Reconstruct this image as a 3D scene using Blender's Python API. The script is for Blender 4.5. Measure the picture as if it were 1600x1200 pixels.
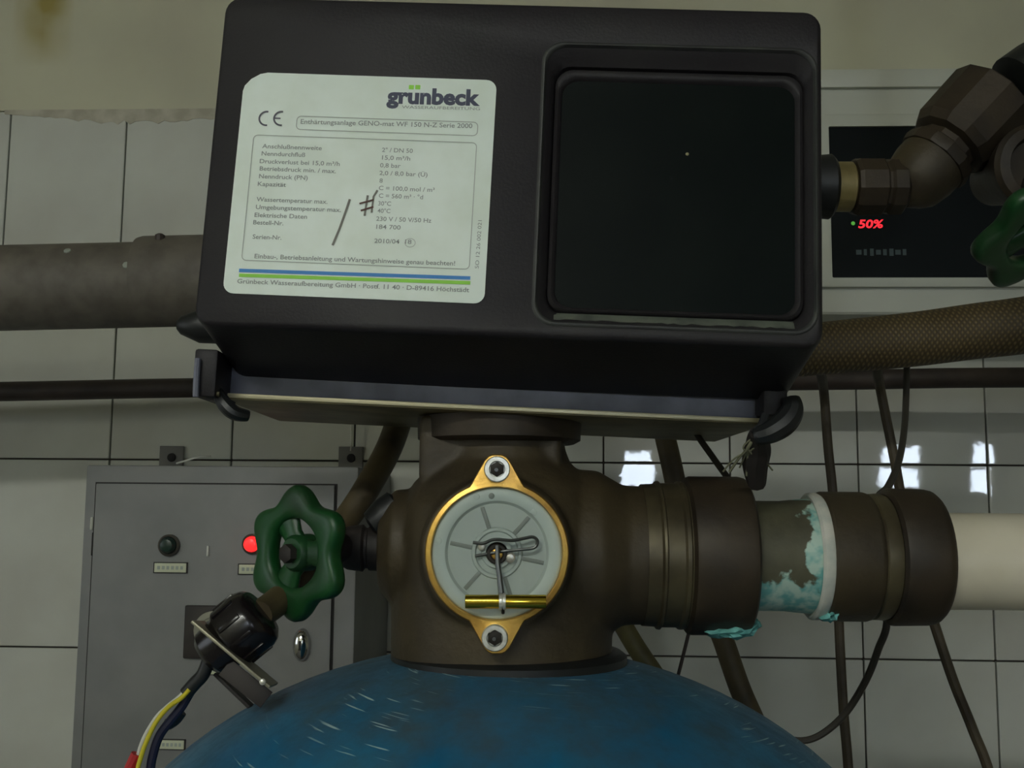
import bpy, bmesh, math, random
from mathutils import Vector, Matrix

for o in list(bpy.data.objects):
    bpy.data.objects.remove(o)
random.seed(7)
scene = bpy.context.scene
C = scene.collection
PI = math.pi

# ---------------------------------------------------------------- camera
F = 1700.0                                   # focal length in pixels of the 1600x1200 frame
CAM = Vector((0, 0, 1.5))
PITCH = math.atan(197 / F)
ROLL = math.radians(0.5)
fwd = Vector((0, math.cos(PITCH), math.sin(PITCH)))
up0 = Vector((0, -math.sin(PITCH), math.cos(PITCH)))
rt0 = Vector((1, 0, 0))
rt = rt0 * math.cos(ROLL) + up0 * math.sin(ROLL)
up = -rt0 * math.sin(ROLL) + up0 * math.cos(ROLL)
cam_d = bpy.data.cameras.new('camera')
cam = bpy.data.objects.new('camera', cam_d)
C.objects.link(cam)
cam_d.sensor_width = 36
cam_d.lens = 36 * F / 1600
cam_d.clip_start = 0.01
M = Matrix((rt, up, -fwd)).transposed().to_4x4()
M.translation = CAM
cam.matrix_world = M
scene.camera = cam

# ---------------------------------------------------------------- light
WINDOW_L = 24.0                              # daylight in the panes behind the camera
FILL_L = 2.0                                 # fill light from the window added to the left wall
LAMP_L = 84.0                                # fluorescent tubes under the ceiling
scene.view_settings.view_transform = 'Standard'
scene.view_settings.look = 'None'
scene.view_settings.exposure = 0.0
scene.view_settings.gamma = 1.0
scene.view_settings.use_curve_mapping = False
world = bpy.data.worlds.new('world')
scene.world = world
world.use_nodes = True
world.node_tree.nodes['Background'].inputs[0].default_value = (0.6, 0.7, 0.8, 1)
world.node_tree.nodes['Background'].inputs[1].default_value = 0.3


def ray(x, y):
    return (fwd * F + rt * (x - 800) + up * (600 - y)).normalized()


def P(x, y, Y):                              # point seen at photo pixel (x, y), at distance Y along the room
    d = ray(x, y)
    return CAM + d * (Y / d.y)


def hit(x, y, p0, n):
    d = ray(x, y)
    return CAM + d * ((p0 - CAM).dot(n) / d.dot(n))


def L3(*v):
    return Vector(v)


# ---------------------------------------------------------------- materials
MATS = {}


def srgb(r, g, b):
    def f(c):
        c /= 255.0
        return c / 12.92 if c <= 0.04045 else ((c + 0.055) / 1.055) ** 2.4
    return (f(r), f(g), f(b), 1)


def mat(name, col, rough=0.5, metal=0.0, col2=None, scale=20, lo=0.4, hi=0.65, bump=0.0, bscale=None,
        emit=None, strength=0, spec=0.5, detail=5, stretch=None):
    if name in MATS:
        return MATS[name]
    m = bpy.data.materials.new(name)
    m.use_nodes = True
    nt = m.node_tree
    b = nt.nodes['Principled BSDF']
    b.inputs['Base Color'].default_value = col
    b.inputs['Roughness'].default_value = rough
    b.inputs['Metallic'].default_value = metal
    b.inputs['Specular IOR Level'].default_value = spec
    tc = nt.nodes.new('ShaderNodeTexCoord')
    vec = tc.outputs['Object']
    if stretch:
        mp = nt.nodes.new('ShaderNodeMapping')
        mp.inputs['Scale'].default_value = stretch
        nt.links.new(vec, mp.inputs['Vector'])
        vec = mp.outputs['Vector']
    if col2 is not None:
        n = nt.nodes.new('ShaderNodeTexNoise')
        n.inputs['Scale'].default_value = scale
        n.inputs['Detail'].default_value = detail
        nt.links.new(vec, n.inputs['Vector'])
        r = nt.nodes.new('ShaderNodeValToRGB')
        r.color_ramp.elements[0].position = lo
        r.color_ramp.elements[0].color = col
        r.color_ramp.elements[1].position = hi
        r.color_ramp.elements[1].color = col2
        nt.links.new(n.outputs['Fac'], r.inputs['Fac'])
        nt.links.new(r.outputs['Color'], b.inputs['Base Color'])
    if bump:
        n2 = nt.nodes.new('ShaderNodeTexNoise')
        n2.inputs['Scale'].default_value = bscale or scale
        n2.inputs['Detail'].default_value = 4
        nt.links.new(vec, n2.inputs['Vector'])
        bp = nt.nodes.new('ShaderNodeBump')
        bp.inputs['Strength'].default_value = bump
        bp.inputs['Distance'].default_value = 0.002
        nt.links.new(n2.outputs['Fac'], bp.inputs['Height'])
        nt.links.new(bp.outputs['Normal'], b.inputs['Normal'])
    if emit:
        b.inputs['Emission Color'].default_value = emit
        b.inputs['Emission Strength'].default_value = strength
    MATS[name] = m
    return m


m_plaster = mat('painted_plaster', srgb(196, 194, 168), 0.85, col2=srgb(182, 178, 156), scale=3, bump=0.15, bscale=60)
m_room = mat('room_plaster', srgb(190, 188, 168), 0.85)
m_tile = mat('glazed_tile', srgb(202, 204, 194), 0.025, col2=srgb(190, 190, 180), scale=5, bump=0.10, bscale=9)
m_grout = mat('grout', srgb(66, 58, 50), 0.9)
m_floor = mat('floor_concrete', srgb(110, 106, 98), 0.7, col2=srgb(90, 86, 80), scale=6)
m_black = mat('black_plastic', srgb(34, 31, 34), 0.5, col2=srgb(40, 38, 39), scale=9, bump=0.12, bscale=500, spec=0.25)
m_glass_dark = mat('smoked_window', srgb(12, 18, 17), 0.4, spec=0.05, col2=srgb(16, 22, 20), scale=14)
m_dust = mat('dusty_plastic', srgb(92, 97, 86), 0.7, col2=srgb(66, 70, 64), scale=60)
m_base = mat('base_rail', srgb(118, 120, 134), 0.45, col2=srgb(96, 98, 110), scale=30)
m_plate = mat('mounting_plate', srgb(120, 112, 82), 0.5, 0.2, col2=srgb(92, 86, 62), scale=25)
m_rubber = mat('black_rubber', srgb(26, 28, 28), 0.45)
m_label = mat('label_film', srgb(222, 234, 224), 0.4, col2=srgb(214, 226, 212), scale=30)
m_ink = mat('navy_ink', srgb(38, 46, 74), 0.5)
m_ink_black = mat('black_ink', srgb(70, 70, 80), 0.5)
m_ink_grey = mat('grey_ink', srgb(136, 144, 138), 0.5)
m_line = mat('frame_line_ink', srgb(160, 168, 158), 0.5)
m_ink_blue = mat('blue_ink', srgb(30, 126, 200), 0.5)
m_ink_green = mat('green_ink', srgb(140, 214, 50), 0.5)
m_pencil = mat('pencil', srgb(116, 116, 106), 0.6)
m_marker = mat('brown_pen', srgb(78, 42, 34), 0.6)
m_brass_dirty = mat('tarnished_brass', srgb(72, 62, 42), 0.55, 0.15, col2=srgb(56, 48, 34), scale=14, bump=0.25, bscale=160)
m_brass_dark = mat('dark_tarnished_brass', srgb(60, 50, 36), 0.55, 0.2, col2=srgb(42, 35, 26), scale=22, bump=0.2, bscale=120)
m_brass_worn = mat('worn_brass', srgb(92, 84, 62), 0.42, 0.4, col2=srgb(70, 62, 46), scale=30)
m_gold = mat('polished_brass', srgb(248, 202, 104), 0.36, 0.8, col2=srgb(218, 168, 86), scale=40, bump=0.2, bscale=200)
m_gold_tube = mat('bright_brass', srgb(214, 184, 66), 0.18, 1.0)
m_steel = mat('steel', srgb(232, 232, 222), 0.3, 0.6, col2=srgb(190, 188, 176), scale=150)
m_steel_dark = mat('dark_steel', srgb(92, 94, 92), 0.35, 0.8)
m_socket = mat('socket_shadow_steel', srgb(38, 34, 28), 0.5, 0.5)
m_disc = mat('grey_plastic_disc', srgb(166, 178, 170), 0.45)
m_disc_rim = mat('pale_plastic_rim', srgb(182, 196, 188), 0.4)
m_disc_rib = mat('disc_rib', srgb(122, 130, 122), 0.5)
m_green = mat('green_paint', srgb(18, 72, 32), 0.4, col2=srgb(30, 56, 32), scale=18, bump=0.1, bscale=90)
m_iron = mat('dark_iron', srgb(52, 46, 42), 0.6, 0.2, col2=srgb(38, 34, 32), scale=25)
m_cabinet = mat('cabinet_paint', srgb(126, 126, 124), 0.5, col2=srgb(116, 117, 115), scale=12)
m_cab_side = mat('cabinet_paint_dull', srgb(120, 118, 112), 0.6)
m_gap = mat('dark_gap', srgb(40, 38, 36), 0.8)
m_plate_paper = mat('name_plate', srgb(200, 204, 176), 0.5)
m_red = mat('red_lamp', srgb(255, 20, 20), 0.3, emit=(1, 0.02, 0.02, 1), strength=1.6)
m_lamp_off = mat('unlit_green_lamp', srgb(28, 52, 44), 0.25)
m_bezel = mat('lamp_bezel', srgb(96, 92, 84), 0.35, 0.5)
m_pvc_dark = mat('grey_pvc', srgb(100, 94, 84), 0.6, col2=srgb(84, 78, 70), scale=40, bump=0.2, bscale=90)
m_pvc = mat('white_pvc', srgb(228, 220, 198), 0.4, col2=srgb(214, 206, 182), scale=12)
m_pipe_brown = mat('brown_pipe', srgb(64, 54, 48), 0.6, col2=srgb(50, 42, 38), scale=25)
m_hose_brown = mat('brown_hose', srgb(86, 74, 48), 0.6, col2=srgb(64, 54, 36), scale=30)
m_hose_olive = mat('olive_hose', srgb(112, 104, 58), 0.55, col2=srgb(84, 76, 44), scale=30)
m_cable = mat('dark_cable', srgb(60, 56, 48), 0.6)
m_cable_brown = mat('brown_cable', srgb(86, 76, 58), 0.6, col2=srgb(70, 60, 46), scale=30)
m_seal = mat('white_seal', srgb(214, 212, 200), 0.7, col2=srgb(190, 196, 186), scale=60, bump=0.3, bscale=300)
m_verdigris = mat('verdigris', srgb(120, 190, 184), 0.9, col2=srgb(84, 150, 146), scale=90, bump=0.5, bscale=300)
m_yellow = mat('yellow_wire', srgb(206, 190, 40), 0.45)
m_white_wire = mat('white_wire', srgb(206, 206, 196), 0.45)
m_blue_wire = mat('blue_wire', srgb(22, 24, 52), 0.45)
m_redins = mat('red_insulation', srgb(170, 26, 30), 0.5)
m_device = mat('pale_housing', srgb(188, 190, 176), 0.45)
m_screen = mat('black_screen', srgb(12, 17, 18), 0.35, spec=0.15)
m_digit = mat('red_digits', (0.6, 0, 0, 1), 0.4, emit=(1, 0.03, 0.05, 1), strength=1.0)
m_led = mat('green_led', (0.1, 0.4, 0.05, 1), 0.4, emit=(0.2, 0.8, 0.1, 1), strength=0.3)
m_screen_ink = mat('screen_print', srgb(58, 74, 74), 0.5)
m_thread = mat('frayed_fibre', srgb(112, 112, 88), 0.9)
m_window_frame = mat('window_frame', srgb(210, 210, 204), 0.5)
m_day = mat('daylight_pane', (0.8, 0.8, 0.8, 1), 0.3, emit=(0.74, 0.85, 1.0, 1), strength=WINDOW_L)
m_fill_pane = mat('fill_light_pane', (0.8, 0.8, 0.8, 1), 0.3, emit=(0.86, 0.94, 1.0, 1), strength=FILL_L)
m_tube_light = mat('fluorescent_tube', (0.9, 0.9, 0.9, 1), 0.4, emit=(0.97, 1.0, 0.95, 1), strength=LAMP_L)


# ---------------------------------------------------------------- mesh helpers
def finish(name, bm, m, parent=None, smooth=35, label=None):
    bmesh.ops.recalc_face_normals(bm, faces=bm.faces)
    me = bpy.data.meshes.new(name)
    bm.to_mesh(me)
    bm.free()
    return link(name, me, m, parent, smooth, label)


def link(name, me, m, parent=None, smooth=35, label=None):
    if m is not None:
        me.materials.clear()
        me.materials.append(m)
    if smooth:
        me.polygons.foreach_set('use_smooth', [True] * len(me.polygons))
        me.set_sharp_from_angle(angle=math.radians(smooth))
    o = bpy.data.objects.new(name, me)
    C.objects.link(o)
    if parent is not None:
        o.parent = parent
        w = parent.location.copy()
        q = parent
        while q.parent is not None:
            q = q.parent
            w += q.location
        if w.length > 0:
            me.transform(Matrix.Translation(-w))
    if label:
        o['label'] = label
    return o


def thing(name, label, cat, loc, group=None):
    o = bpy.data.objects.new(name, None)
    o.empty_display_size = 0.02
    C.objects.link(o)
    o.location = loc
    o['label'] = label
    o['category'] = cat
    if group:
        o['group'] = group
    return o


def tag(o, label, cat, group=None):
    o['label'] = label
    o['category'] = cat
    if group:
        o['group'] = group
    return o


def struct(o):
    o['kind'] = 'structure'
    return o


def loft(bm, loops, cap0=True, cap1=True, close=False):
    vs = [[bm.verts.new(p) for p in lp] for lp in loops]
    n = len(vs[0])
    pairs = list(zip(vs[:-1], vs[1:]))
    if close:
        pairs.append((vs[-1], vs[0]))
    for a, b in pairs:
        for i in range(n):
            j = (i + 1) % n
            bm.faces.new((a[i], a[j], b[j], b[i]))
    if not close:
        if cap0:
            bm.faces.new(vs[0][::-1])
        if cap1:
            bm.faces.new(vs[-1])
    return bm


def basis(axis, hint=None):
    a = axis.normalized()
    h = hint or (Vector((0, 0, 1)) if abs(a.z) < 0.9 else Vector((1, 0, 0)))
    u = (h - a * h.dot(a)).normalized()
    return u, a.cross(u)


def lathe(bm, origin, axis, profile, seg=32, cap=True):
    a = axis.normalized()
    u, v = basis(a)
    loops = []
    for t, r in profile:
        r = max(r, 0.00005)
        c = origin + a * t
        loops.append([c + (u * math.cos(2 * PI * k / seg) + v * math.sin(2 * PI * k / seg)) * r for k in range(seg)])
    return loft(bm, loops, cap, cap)


def box(bm, center, ax, ay, az, hx, hy, hz, bevel=0.0, seg=2):
    """Box with unit axes ax/ay/az and half sizes."""
    vs = []
    for sx in (-1, 1):
        for sy in (-1, 1):
            for sz in (-1, 1):
                vs.append(bm.verts.new(center + ax * (hx * sx) + ay * (hy * sy) + az * (hz * sz)))
    idx = [(0, 1, 3, 2), (4, 6, 7, 5), (0, 4, 5, 1), (2, 3, 7, 6), (0, 2, 6, 4), (1, 5, 7, 3)]
    fs = [bm.faces.new([vs[i] for i in f]) for f in idx]
    if bevel:
        es = set(e for f in fs for e in f.edges)
        bmesh.ops.bevel(bm, geom=list(es), offset=bevel, segments=seg, affect='EDGES', profile=0.5)
    return bm


def catmull(pts, sub=8):
    out = []
    n = len(pts)
    for i in range(n - 1):
        p0 = pts[max(i - 1, 0)]
        p1, p2 = pts[i], pts[i + 1]
        p3 = pts[min(i + 2, n - 1)]
        for k in range(sub):
            t = k / sub
            out.append(0.5 * ((2 * p1) + (p2 - p0) * t + (2 * p0 - 5 * p1 + 4 * p2 - p3) * t * t
                              + (3 * p1 - p0 - 3 * p2 + p3) * t ** 3))
    out.append(pts[-1].copy())
    return out


def tube(bm, pts, r, seg=12, sub=8, smooth=True):
    path = catmull(pts, sub) if smooth and len(pts) > 2 else pts
    n = len(path)
    loops = []
    u = None
    for i, p in enumerate(path):
        d = (path[min(i + 1, n - 1)] - path[max(i - 1, 0)]).normalized()
        if u is None:
            u, v = basis(d)
        else:
            u = (u - d * u.dot(d)).normalized()
            v = d.cross(u)
        rr = r(i / (n - 1)) if callable(r) else r
        loops.append([p + (u * math.cos(2 * PI * k / seg) + v * math.sin(2 * PI * k / seg)) * rr for k in range(seg)])
    return loft(bm, loops)


def rrect(u0, v0, u1, v1, r, k=5):
    pts = []
    for cx, cy, a0 in ((u1 - r, v1 - r, 0), (u0 + r, v1 - r, 90), (u0 + r, v0 + r, 180), (u1 - r, v0 + r, 270)):
        for i in range(k + 1):
            a = math.radians(a0 + 90 * i / k)
            pts.append((cx + r * math.cos(a), cy + r * math.sin(a)))
    return pts


class Frame:
    """A flat panel in space: origin o, unit axes u (right), v (up), n (towards the viewer)."""
    def __init__(self, o, u, v):
        self.o = o
        self.u = u.normalized()
        self.v = (v - self.u * v.dot(self.u)).normalized()
        self.n = self.u.cross(self.v).normalized()

    def at(self, a, b, c=0.0):
        return self.o + self.u * a + self.v * b + self.n * c

    def px(self, x, y, c=0.0):
        p = hit(x, y, self.o + self.n * c, self.n) - self.o
        return p.dot(self.u), p.dot(self.v)


def ribbon(bm, fr, pts, w, c, t=0.0004):
    """Flat stroke of width w along 2-D points on frame fr at height c, thickness t."""
    n = len(pts)
    top_l, top_r = [], []
    for i, p in enumerate(pts):
        a = pts[max(i - 1, 0)]
        b = pts[min(i + 1, n - 1)]
        dx, dy = b[0] - a[0], b[1] - a[1]
        q = math.hypot(dx, dy) or 1
        nx, ny = -dy / q * w / 2, dx / q * w / 2
        top_l.append(bm.verts.new(fr.at(p[0] + nx, p[1] + ny, c + t)))
        top_r.append(bm.verts.new(fr.at(p[0] - nx, p[1] - ny, c + t)))
    for i in range(n - 1):
        bm.faces.new((top_r[i], top_r[i + 1], top_l[i + 1], top_l[i]))


def plate(bm, fr, loop2, c0, c1, inset=0.0):
    """Extruded outline with a small chamfer on its front edge."""
    l0 = [fr.at(a, b, c0) for a, b in loop2]
    l1 = [fr.at(a, b, c1 - inset) for a, b in loop2]
    cx = sum(p[0] for p in loop2) / len(loop2)
    cy = sum(p[1] for p in loop2) / len(loop2)
    loops = [l0, l1]
    if inset:
        l2 = []
        for a, b in loop2:
            d = math.hypot(a - cx, b - cy) or 1
            l2.append(fr.at(a - (a - cx) / d * inset, b - (b - cy) / d * inset, c1))
        loops.append(l2)
    return loft(bm, loops)


def prism(bm, loop_a, loop_b):
    return loft(bm, [loop_a, loop_b])


def text_mesh(s, fr, u, v, width, height, c, bold=0.0, shear=0.0, rot=0.0):
    """Letters on frame fr; (u, v) is the left end of the base line. Width/height are total sizes."""
    cu = bpy.data.curves.new('t', 'FONT')
    cu.body = s
    cu.size = 1.0
    cu.offset = bold
    cu.shear = shear
    cu.fill_mode = 'FRONT'
    cu.resolution_u = 3
    ob = bpy.data.objects.new('t', cu)
    C.objects.link(ob)
    dg = bpy.context.evaluated_depsgraph_get()
    dg.update()
    me = bpy.data.meshes.new_from_object(ob.evaluated_get(dg))
    bpy.data.objects.remove(ob)
    bpy.data.curves.remove(cu)
    xs = [q.co.x for q in me.vertices]
    x0, x1 = min(xs), max(xs)
    sx = width / (x1 - x0)
    sy = height / 0.72                       # cap height of the built-in face
    cr, sr = math.cos(rot), math.sin(rot)
    for q in me.vertices:
        a, b = (q.co.x - x0) * sx, q.co.y * sy
        q.co = fr.at(u + a * cr - b * sr, v + a * sr + b * cr, c)
    return me


# ================================================================ THE ROOM
YAW = math.atan(0.045)                       # the tiled wall is turned a little towards the right
WX = Vector((math.cos(YAW), -math.sin(YAW), 0))
WN = Vector((-math.sin(YAW), -math.cos(YAW), 0))     # out of the wall, into the room
WALL_O = Vector((0, 1.74, 0))
ZUP = Vector((0, 0, 1))


def W(s, off, z):
    return WALL_O + WX * s + WN * off + ZUP * z


def wpx(x, y, off=0.0):
    p = hit(x, y, WALL_O + WN * off, WN) - WALL_O
    return p.dot(WX), p.z


S0, S1, DEPTH, HGT = -2.3, 3.5, 5.0, 3.0
T = 0.1


def slab(name, c, hx, hy, hz, m):
    bm = bmesh.new()
    box(bm, c, WX, WN, ZUP, hx, hy, hz)
    return struct(finish(name, bm, m, smooth=0))


sc_, hs = (S0 + S1) / 2, (S1 - S0) / 2
TILE_W, TILE_H = 0.2, 0.3
tile_s0 = wpx(943, 690)[0]                   # a vertical joint
tile_z0 = wpx(1250, 725)[1]                  # a horizontal joint
tile_top = wpx(200, 172)[1]                  # upper end of the tiling
slab('floor', W(sc_, DEPTH / 2 - 0.05, -T / 2), hs + T, DEPTH / 2 + T, T / 2, m_floor)
slab('ceiling', W(sc_, DEPTH / 2 - 0.05, HGT + T / 2), hs + T, DEPTH / 2 + T, T / 2, m_room)
SW0, SW1, SZ0, SZ1 = 1.55, 2.65, 1.15, 2.25              # opening for the added fill window in the left wall
bm = bmesh.new()
for (y0_, y1_, z0_, z1_) in ((-T / 2, SW0, 0, HGT), (SW1, DEPTH + T / 2, 0, HGT), (SW0, SW1, 0, SZ0), (SW0, SW1, SZ1, HGT)):
    box(bm, W(S0 - T / 2, (y0_ + y1_) / 2, (z0_ + z1_) / 2), WX, WN, ZUP, T / 2, (y1_ - y0_) / 2, (z1_ - z0_) / 2)
struct(finish('wall_left', bm, m_room, smooth=0))
bm = bmesh.new()
fw = 0.05
for (y0_, y1_, z0_, z1_) in ((SW0, SW1, SZ0, SZ0 + fw), (SW0, SW1, SZ1 - fw, SZ1), (SW0, SW0 + fw, SZ0, SZ1), (SW1 - fw, SW1, SZ0, SZ1)):
    box(bm, W(S0 - 0.05, (y0_ + y1_) / 2, (z0_ + z1_) / 2), WX, WN, ZUP, 0.025, (y1_ - y0_) / 2, (z1_ - z0_) / 2)
fill_win = struct(finish('window_4', bm, m_window_frame, smooth=0))  # invented window, there only as soft fill light
bm = bmesh.new()
box(bm, W(S0 - 0.05, (SW0 + SW1) / 2, (SZ0 + SZ1) / 2), WX, WN, ZUP, 0.02, 0.02, (SZ1 - SZ0) / 2 - fw)
finish('glazing_bar', bm, m_window_frame, fill_win, smooth=0)
for y0_, y1_ in ((SW0 + fw, (SW0 + SW1) / 2 - 0.02), ((SW0 + SW1) / 2 + 0.02, SW1 - fw)):
    bm = bmesh.new()
    box(bm, W(S0 - 0.055, (y0_ + y1_) / 2, (SZ0 + SZ1) / 2), WX, WN, ZUP, 0.003, (y1_ - y0_) / 2, (SZ1 - SZ0) / 2 - fw)
    finish('pane', bm, m_fill_pane, fill_win, smooth=0)
slab('wall_right', W(S1 + T / 2, DEPTH / 2, HGT / 2), T / 2, DEPTH / 2 + T / 2, HGT / 2, m_room)
wall_back = slab('wall_back', W(sc_, -0.010 - T / 2, tile_top / 2), hs, T / 2, tile_top / 2, m_grout)
# plaster above the tiles (yellowed at the far left by a leak), its ragged lower edge lapping over the tiles
mp = m_plaster.node_tree


def stain(m, cx, z_lo, z_hi, wid, col):
    nt = m.node_tree
    b = nt.nodes['Principled BSDF']
    src = b.inputs['Base Color'].links[0].from_socket
    tc = nt.nodes.new('ShaderNodeTexCoord')
    sep = nt.nodes.new('ShaderNodeSeparateXYZ')
    nt.links.new(tc.outputs['Object'], sep.inputs[0])
    nz = nt.nodes.new('ShaderNodeTexNoise')
    nz.inputs['Scale'].default_value = 14
    nt.links.new(tc.outputs['Object'], nz.inputs['Vector'])

    def op(o, a, b_):
        k = nt.nodes.new('ShaderNodeMath')
        k.operation = o
        k.use_clamp = False
        for i, q in enumerate((a, b_)):
            if isinstance(q, (int, float)):
                k.inputs[i].default_value = q
            else:
                nt.links.new(q, k.inputs[i])
        return k.outputs[0]
    dx = op('ABSOLUTE', op('SUBTRACT', sep.outputs[0], cx), 0)
    fx = op('SUBTRACT', 1.0, op('DIVIDE', dx, wid))
    fz = op('DIVIDE', op('SUBTRACT', sep.outputs[2], z_lo), z_hi - z_lo)
    f = op('MULTIPLY', op('MAXIMUM', fx, 0), op('MINIMUM', op('MAXIMUM', fz, 0), 1))
    f = op('MULTIPLY', f, op('MULTIPLY', nz.outputs['Fac'], 3.4))
    f = op('MINIMUM', f, 0.9)
    mx = nt.nodes.new('ShaderNodeMix')
    mx.data_type = 'RGBA'
    nt.links.new(f, mx.inputs[0])
    nt.links.new(src, mx.inputs[6])
    mx.inputs[7].default_value = col
    nt.links.new(mx.outputs[2], b.inputs['Base Color'])


pst = W(*[wpx(70, 0)[0], 0, wpx(70, 0)[1]])
stain(m_plaster, pst.x, pst.z - 0.12, pst.z + 0.03, 0.055, srgb(150, 134, 60))
bm = bmesh.new()
box(bm, W(sc_, 0.001 - T / 2, (tile_top + HGT) / 2), WX, WN, ZUP, hs, T / 2, (HGT - tile_top) / 2)
finish('plaster', bm, m_plaster, wall_back, smooth=0)
bm = bmesh.new()                             # smear of old plaster along the top joint
rag = []
n = 46
sL, sR = wpx(8, 172)[0], wpx(420, 172)[0]
for i in range(n + 1):
    s = sL + (sR - sL) * i / n
    t = i / n
    d = 0.006 + 0.018 * max(0, math.sin(t * PI * 0.95)) ** 1.2 * (0.65 + 0.5 * random.random())
    rag.append((s, tile_top - d))
front = [W(s, 0.0022, tile_top + 0.001) for s, z in rag], [W(s, 0.0010, z) for s, z in rag]
vt = [bm.verts.new(p) for p in front[0]]
vb = [bm.verts.new(p) for p in front[1]]
vk = [bm.verts.new(p - WN * 0.004) for p in front[1]]
vtk = [bm.verts.new(p - WN * 0.004) for p in front[0]]
for i in range(n):
    bm.faces.new((vb[i], vb[i + 1], vt[i + 1], vt[i]))
    bm.faces.new((vk[i], vk[i + 1], vb[i + 1], vb[i]))
    bm.faces.new((vt[i], vt[i + 1], vtk[i + 1], vtk[i]))
finish('plaster_smear', bm, mat('old_plaster', srgb(168, 162, 144), 0.9, col2=srgb(190, 186, 168), scale=30),
       wall_back, smooth=0)


def tile_mesh(w, h, nm):
    bm = bmesh.new()
    box(bm, Vector((0, 0, 0)), Vector((1, 0, 0)), Vector((0, 1, 0)), Vector((0, 0, 1)),
        w / 2 - 0.0012, 0.005, h / 2 - 0.0012, bevel=0.0016, seg=2)
    bmesh.ops.recalc_face_normals(bm, faces=bm.faces)
    me = bpy.data.meshes.new(nm)
    bm.to_mesh(me)
    bm.free()
    me.materials.append(m_tile)
    return me


rows = []
z = tile_z0
while z - TILE_H > 0.02:
    z -= TILE_H
zz = z
while zz < tile_top - 0.02:
    rows.append((zz, min(zz + TILE_H, tile_top)))
    zz += TILE_H
rows.insert(0, (0.0, z))
c0 = math.ceil((S0 - tile_s0) / TILE_W)
c1 = math.floor((S1 - tile_s0) / TILE_W)
cache = {}
for (za, zb) in rows:
    key = round(zb - za, 4)
    if key not in cache:
        cache[key] = tile_mesh(TILE_W, zb - za, 'tile')
    for c in range(c0, c1):
        o = bpy.data.objects.new('tile', cache[key])
        C.objects.link(o)
        o.parent = wall_back
        o.location = W(tile_s0 + (c + 0.5) * TILE_W, -0.005, (za + zb) / 2)
        lean = 0.012 if c == 0 else 0.0                  # the tiles of one column sit visibly askew
        o.rotation_euler = (math.radians(random.uniform(-0.15, 0.15)), 0, -YAW + lean + math.radians(random.uniform(-0.15, 0.15)))

# wall behind the camera with three small windows; the panes are where the glaze mirrors them
WD = DEPTH - 0.05


def mirrored(x, y, lean=0.0):
    d = ray(x, y)
    s, z = wpx(x, y)
    p = W(s, 0, z)
    nn_ = Matrix.Rotation(lean, 3, 'Z') @ WN
    r = d - nn_ * (2 * d.dot(nn_))
    q = p + r * ((WD - 0.0) / r.dot(WN)) - WALL_O
    return q.dot(WX), q.z


wins = []
for (xa, xb, ya, yb) in ((944, 1022, 640, 768), (1368, 1442, 694, 770), (1512, 1556, 690, 780)):
    ln = 0.012 if xa < 1100 else 0.0
    a = mirrored(xa, ya, ln)
    b = mirrored(xb, yb, ln)
    wins.append((min(a[0], b[0]), max(a[0], b[0]), min(a[1], b[1]), max(a[1], b[1])))
bm = bmesh.new()                             # front wall around the openings
cuts = sorted(wins)
xs = [S0]
for w_ in cuts:
    xs += [w_[0], w_[1]]
xs.append(S1)
for i in range(len(xs) - 1):
    a, b = xs[i], xs[i + 1]
    if i % 2 == 0:
        spans = [(0, HGT)]
    else:
        w_ = cuts[i // 2]
        spans = [(0, w_[2]), (w_[3], HGT)]
    for za, zb in spans:
        box(bm, W((a + b) / 2, WD + T / 2, (za + zb) / 2), WX, WN, ZUP, (b - a) / 2, T / 2, (zb - za) / 2)
struct(finish('wall_front', bm, m_room, smooth=0))
for i, (a, b, za, zb) in enumerate(cuts):
    bm = bmesh.new()
    fw = 0.018
    for (q0, q1, r0, r1) in ((a, b, za, za + fw), (a, b, zb - fw, zb), (a, a + fw, za, zb), (b - fw, b, za, zb)):
        box(bm, W((q0 + q1) / 2, WD + 0.03, (r0 + r1) / 2), WX, WN, ZUP, (q1 - q0) / 2, 0.02, (r1 - r0) / 2)
    wf = struct(finish('window_%d' % (i + 1), bm, m_window_frame, smooth=0))
    bm = bmesh.new()
    zm = za + (zb - za) * 0.5
    box(bm, W((a + b) / 2, WD + 0.03, zm), WX, WN, ZUP, (b - a) / 2 - fw, 0.012, 0.012)
    finish('glazing_bar', bm, m_window_frame, wf, smooth=0)
    for r0, r1 in ((za + fw, zm - 0.012), (zm + 0.012, zb - fw)):
        bm = bmesh.new()
        box(bm, W((a + b) / 2, WD + 0.035, (r0 + r1) / 2), WX, WN, ZUP, (b - a) / 2 - fw, 0.003, (r1 - r0) / 2)
        finish('pane', bm, m_day, wf, smooth=0)

# fluorescent lamp under the ceiling
LS, LO = -0.7, 4.0
lamp = thing('ceiling_lamp', 'twin tube fluorescent ceiling lamp behind the viewer', 'lamp', W(LS, LO, HGT))
bm = bmesh.new()
box(bm, W(LS, LO, HGT - 0.03), WX, WN, ZUP, 0.64, 0.09, 0.03, 0.004)
finish('lamp_body', bm, m_device, lamp)
for k in (-1, 1):
    bm = bmesh.new()
    lathe(bm, W(LS - 0.6, LO + 0.05 * k, HGT - 0.085), WX, [(0, 0.013), (0, 0.019), (1.2, 0.019), (1.2, 0.013)], 14)
    finish('tube', bm, m_tube_light, lamp)
    for e in (-0.605, 0.605):
        bm = bmesh.new()
        box(bm, W(LS + e, LO + 0.05 * k, HGT - 0.08), WX, WN, ZUP, 0.012, 0.02, 0.032, 0.003)
        finish('lamp_holder', bm, m_device, lamp)

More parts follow.
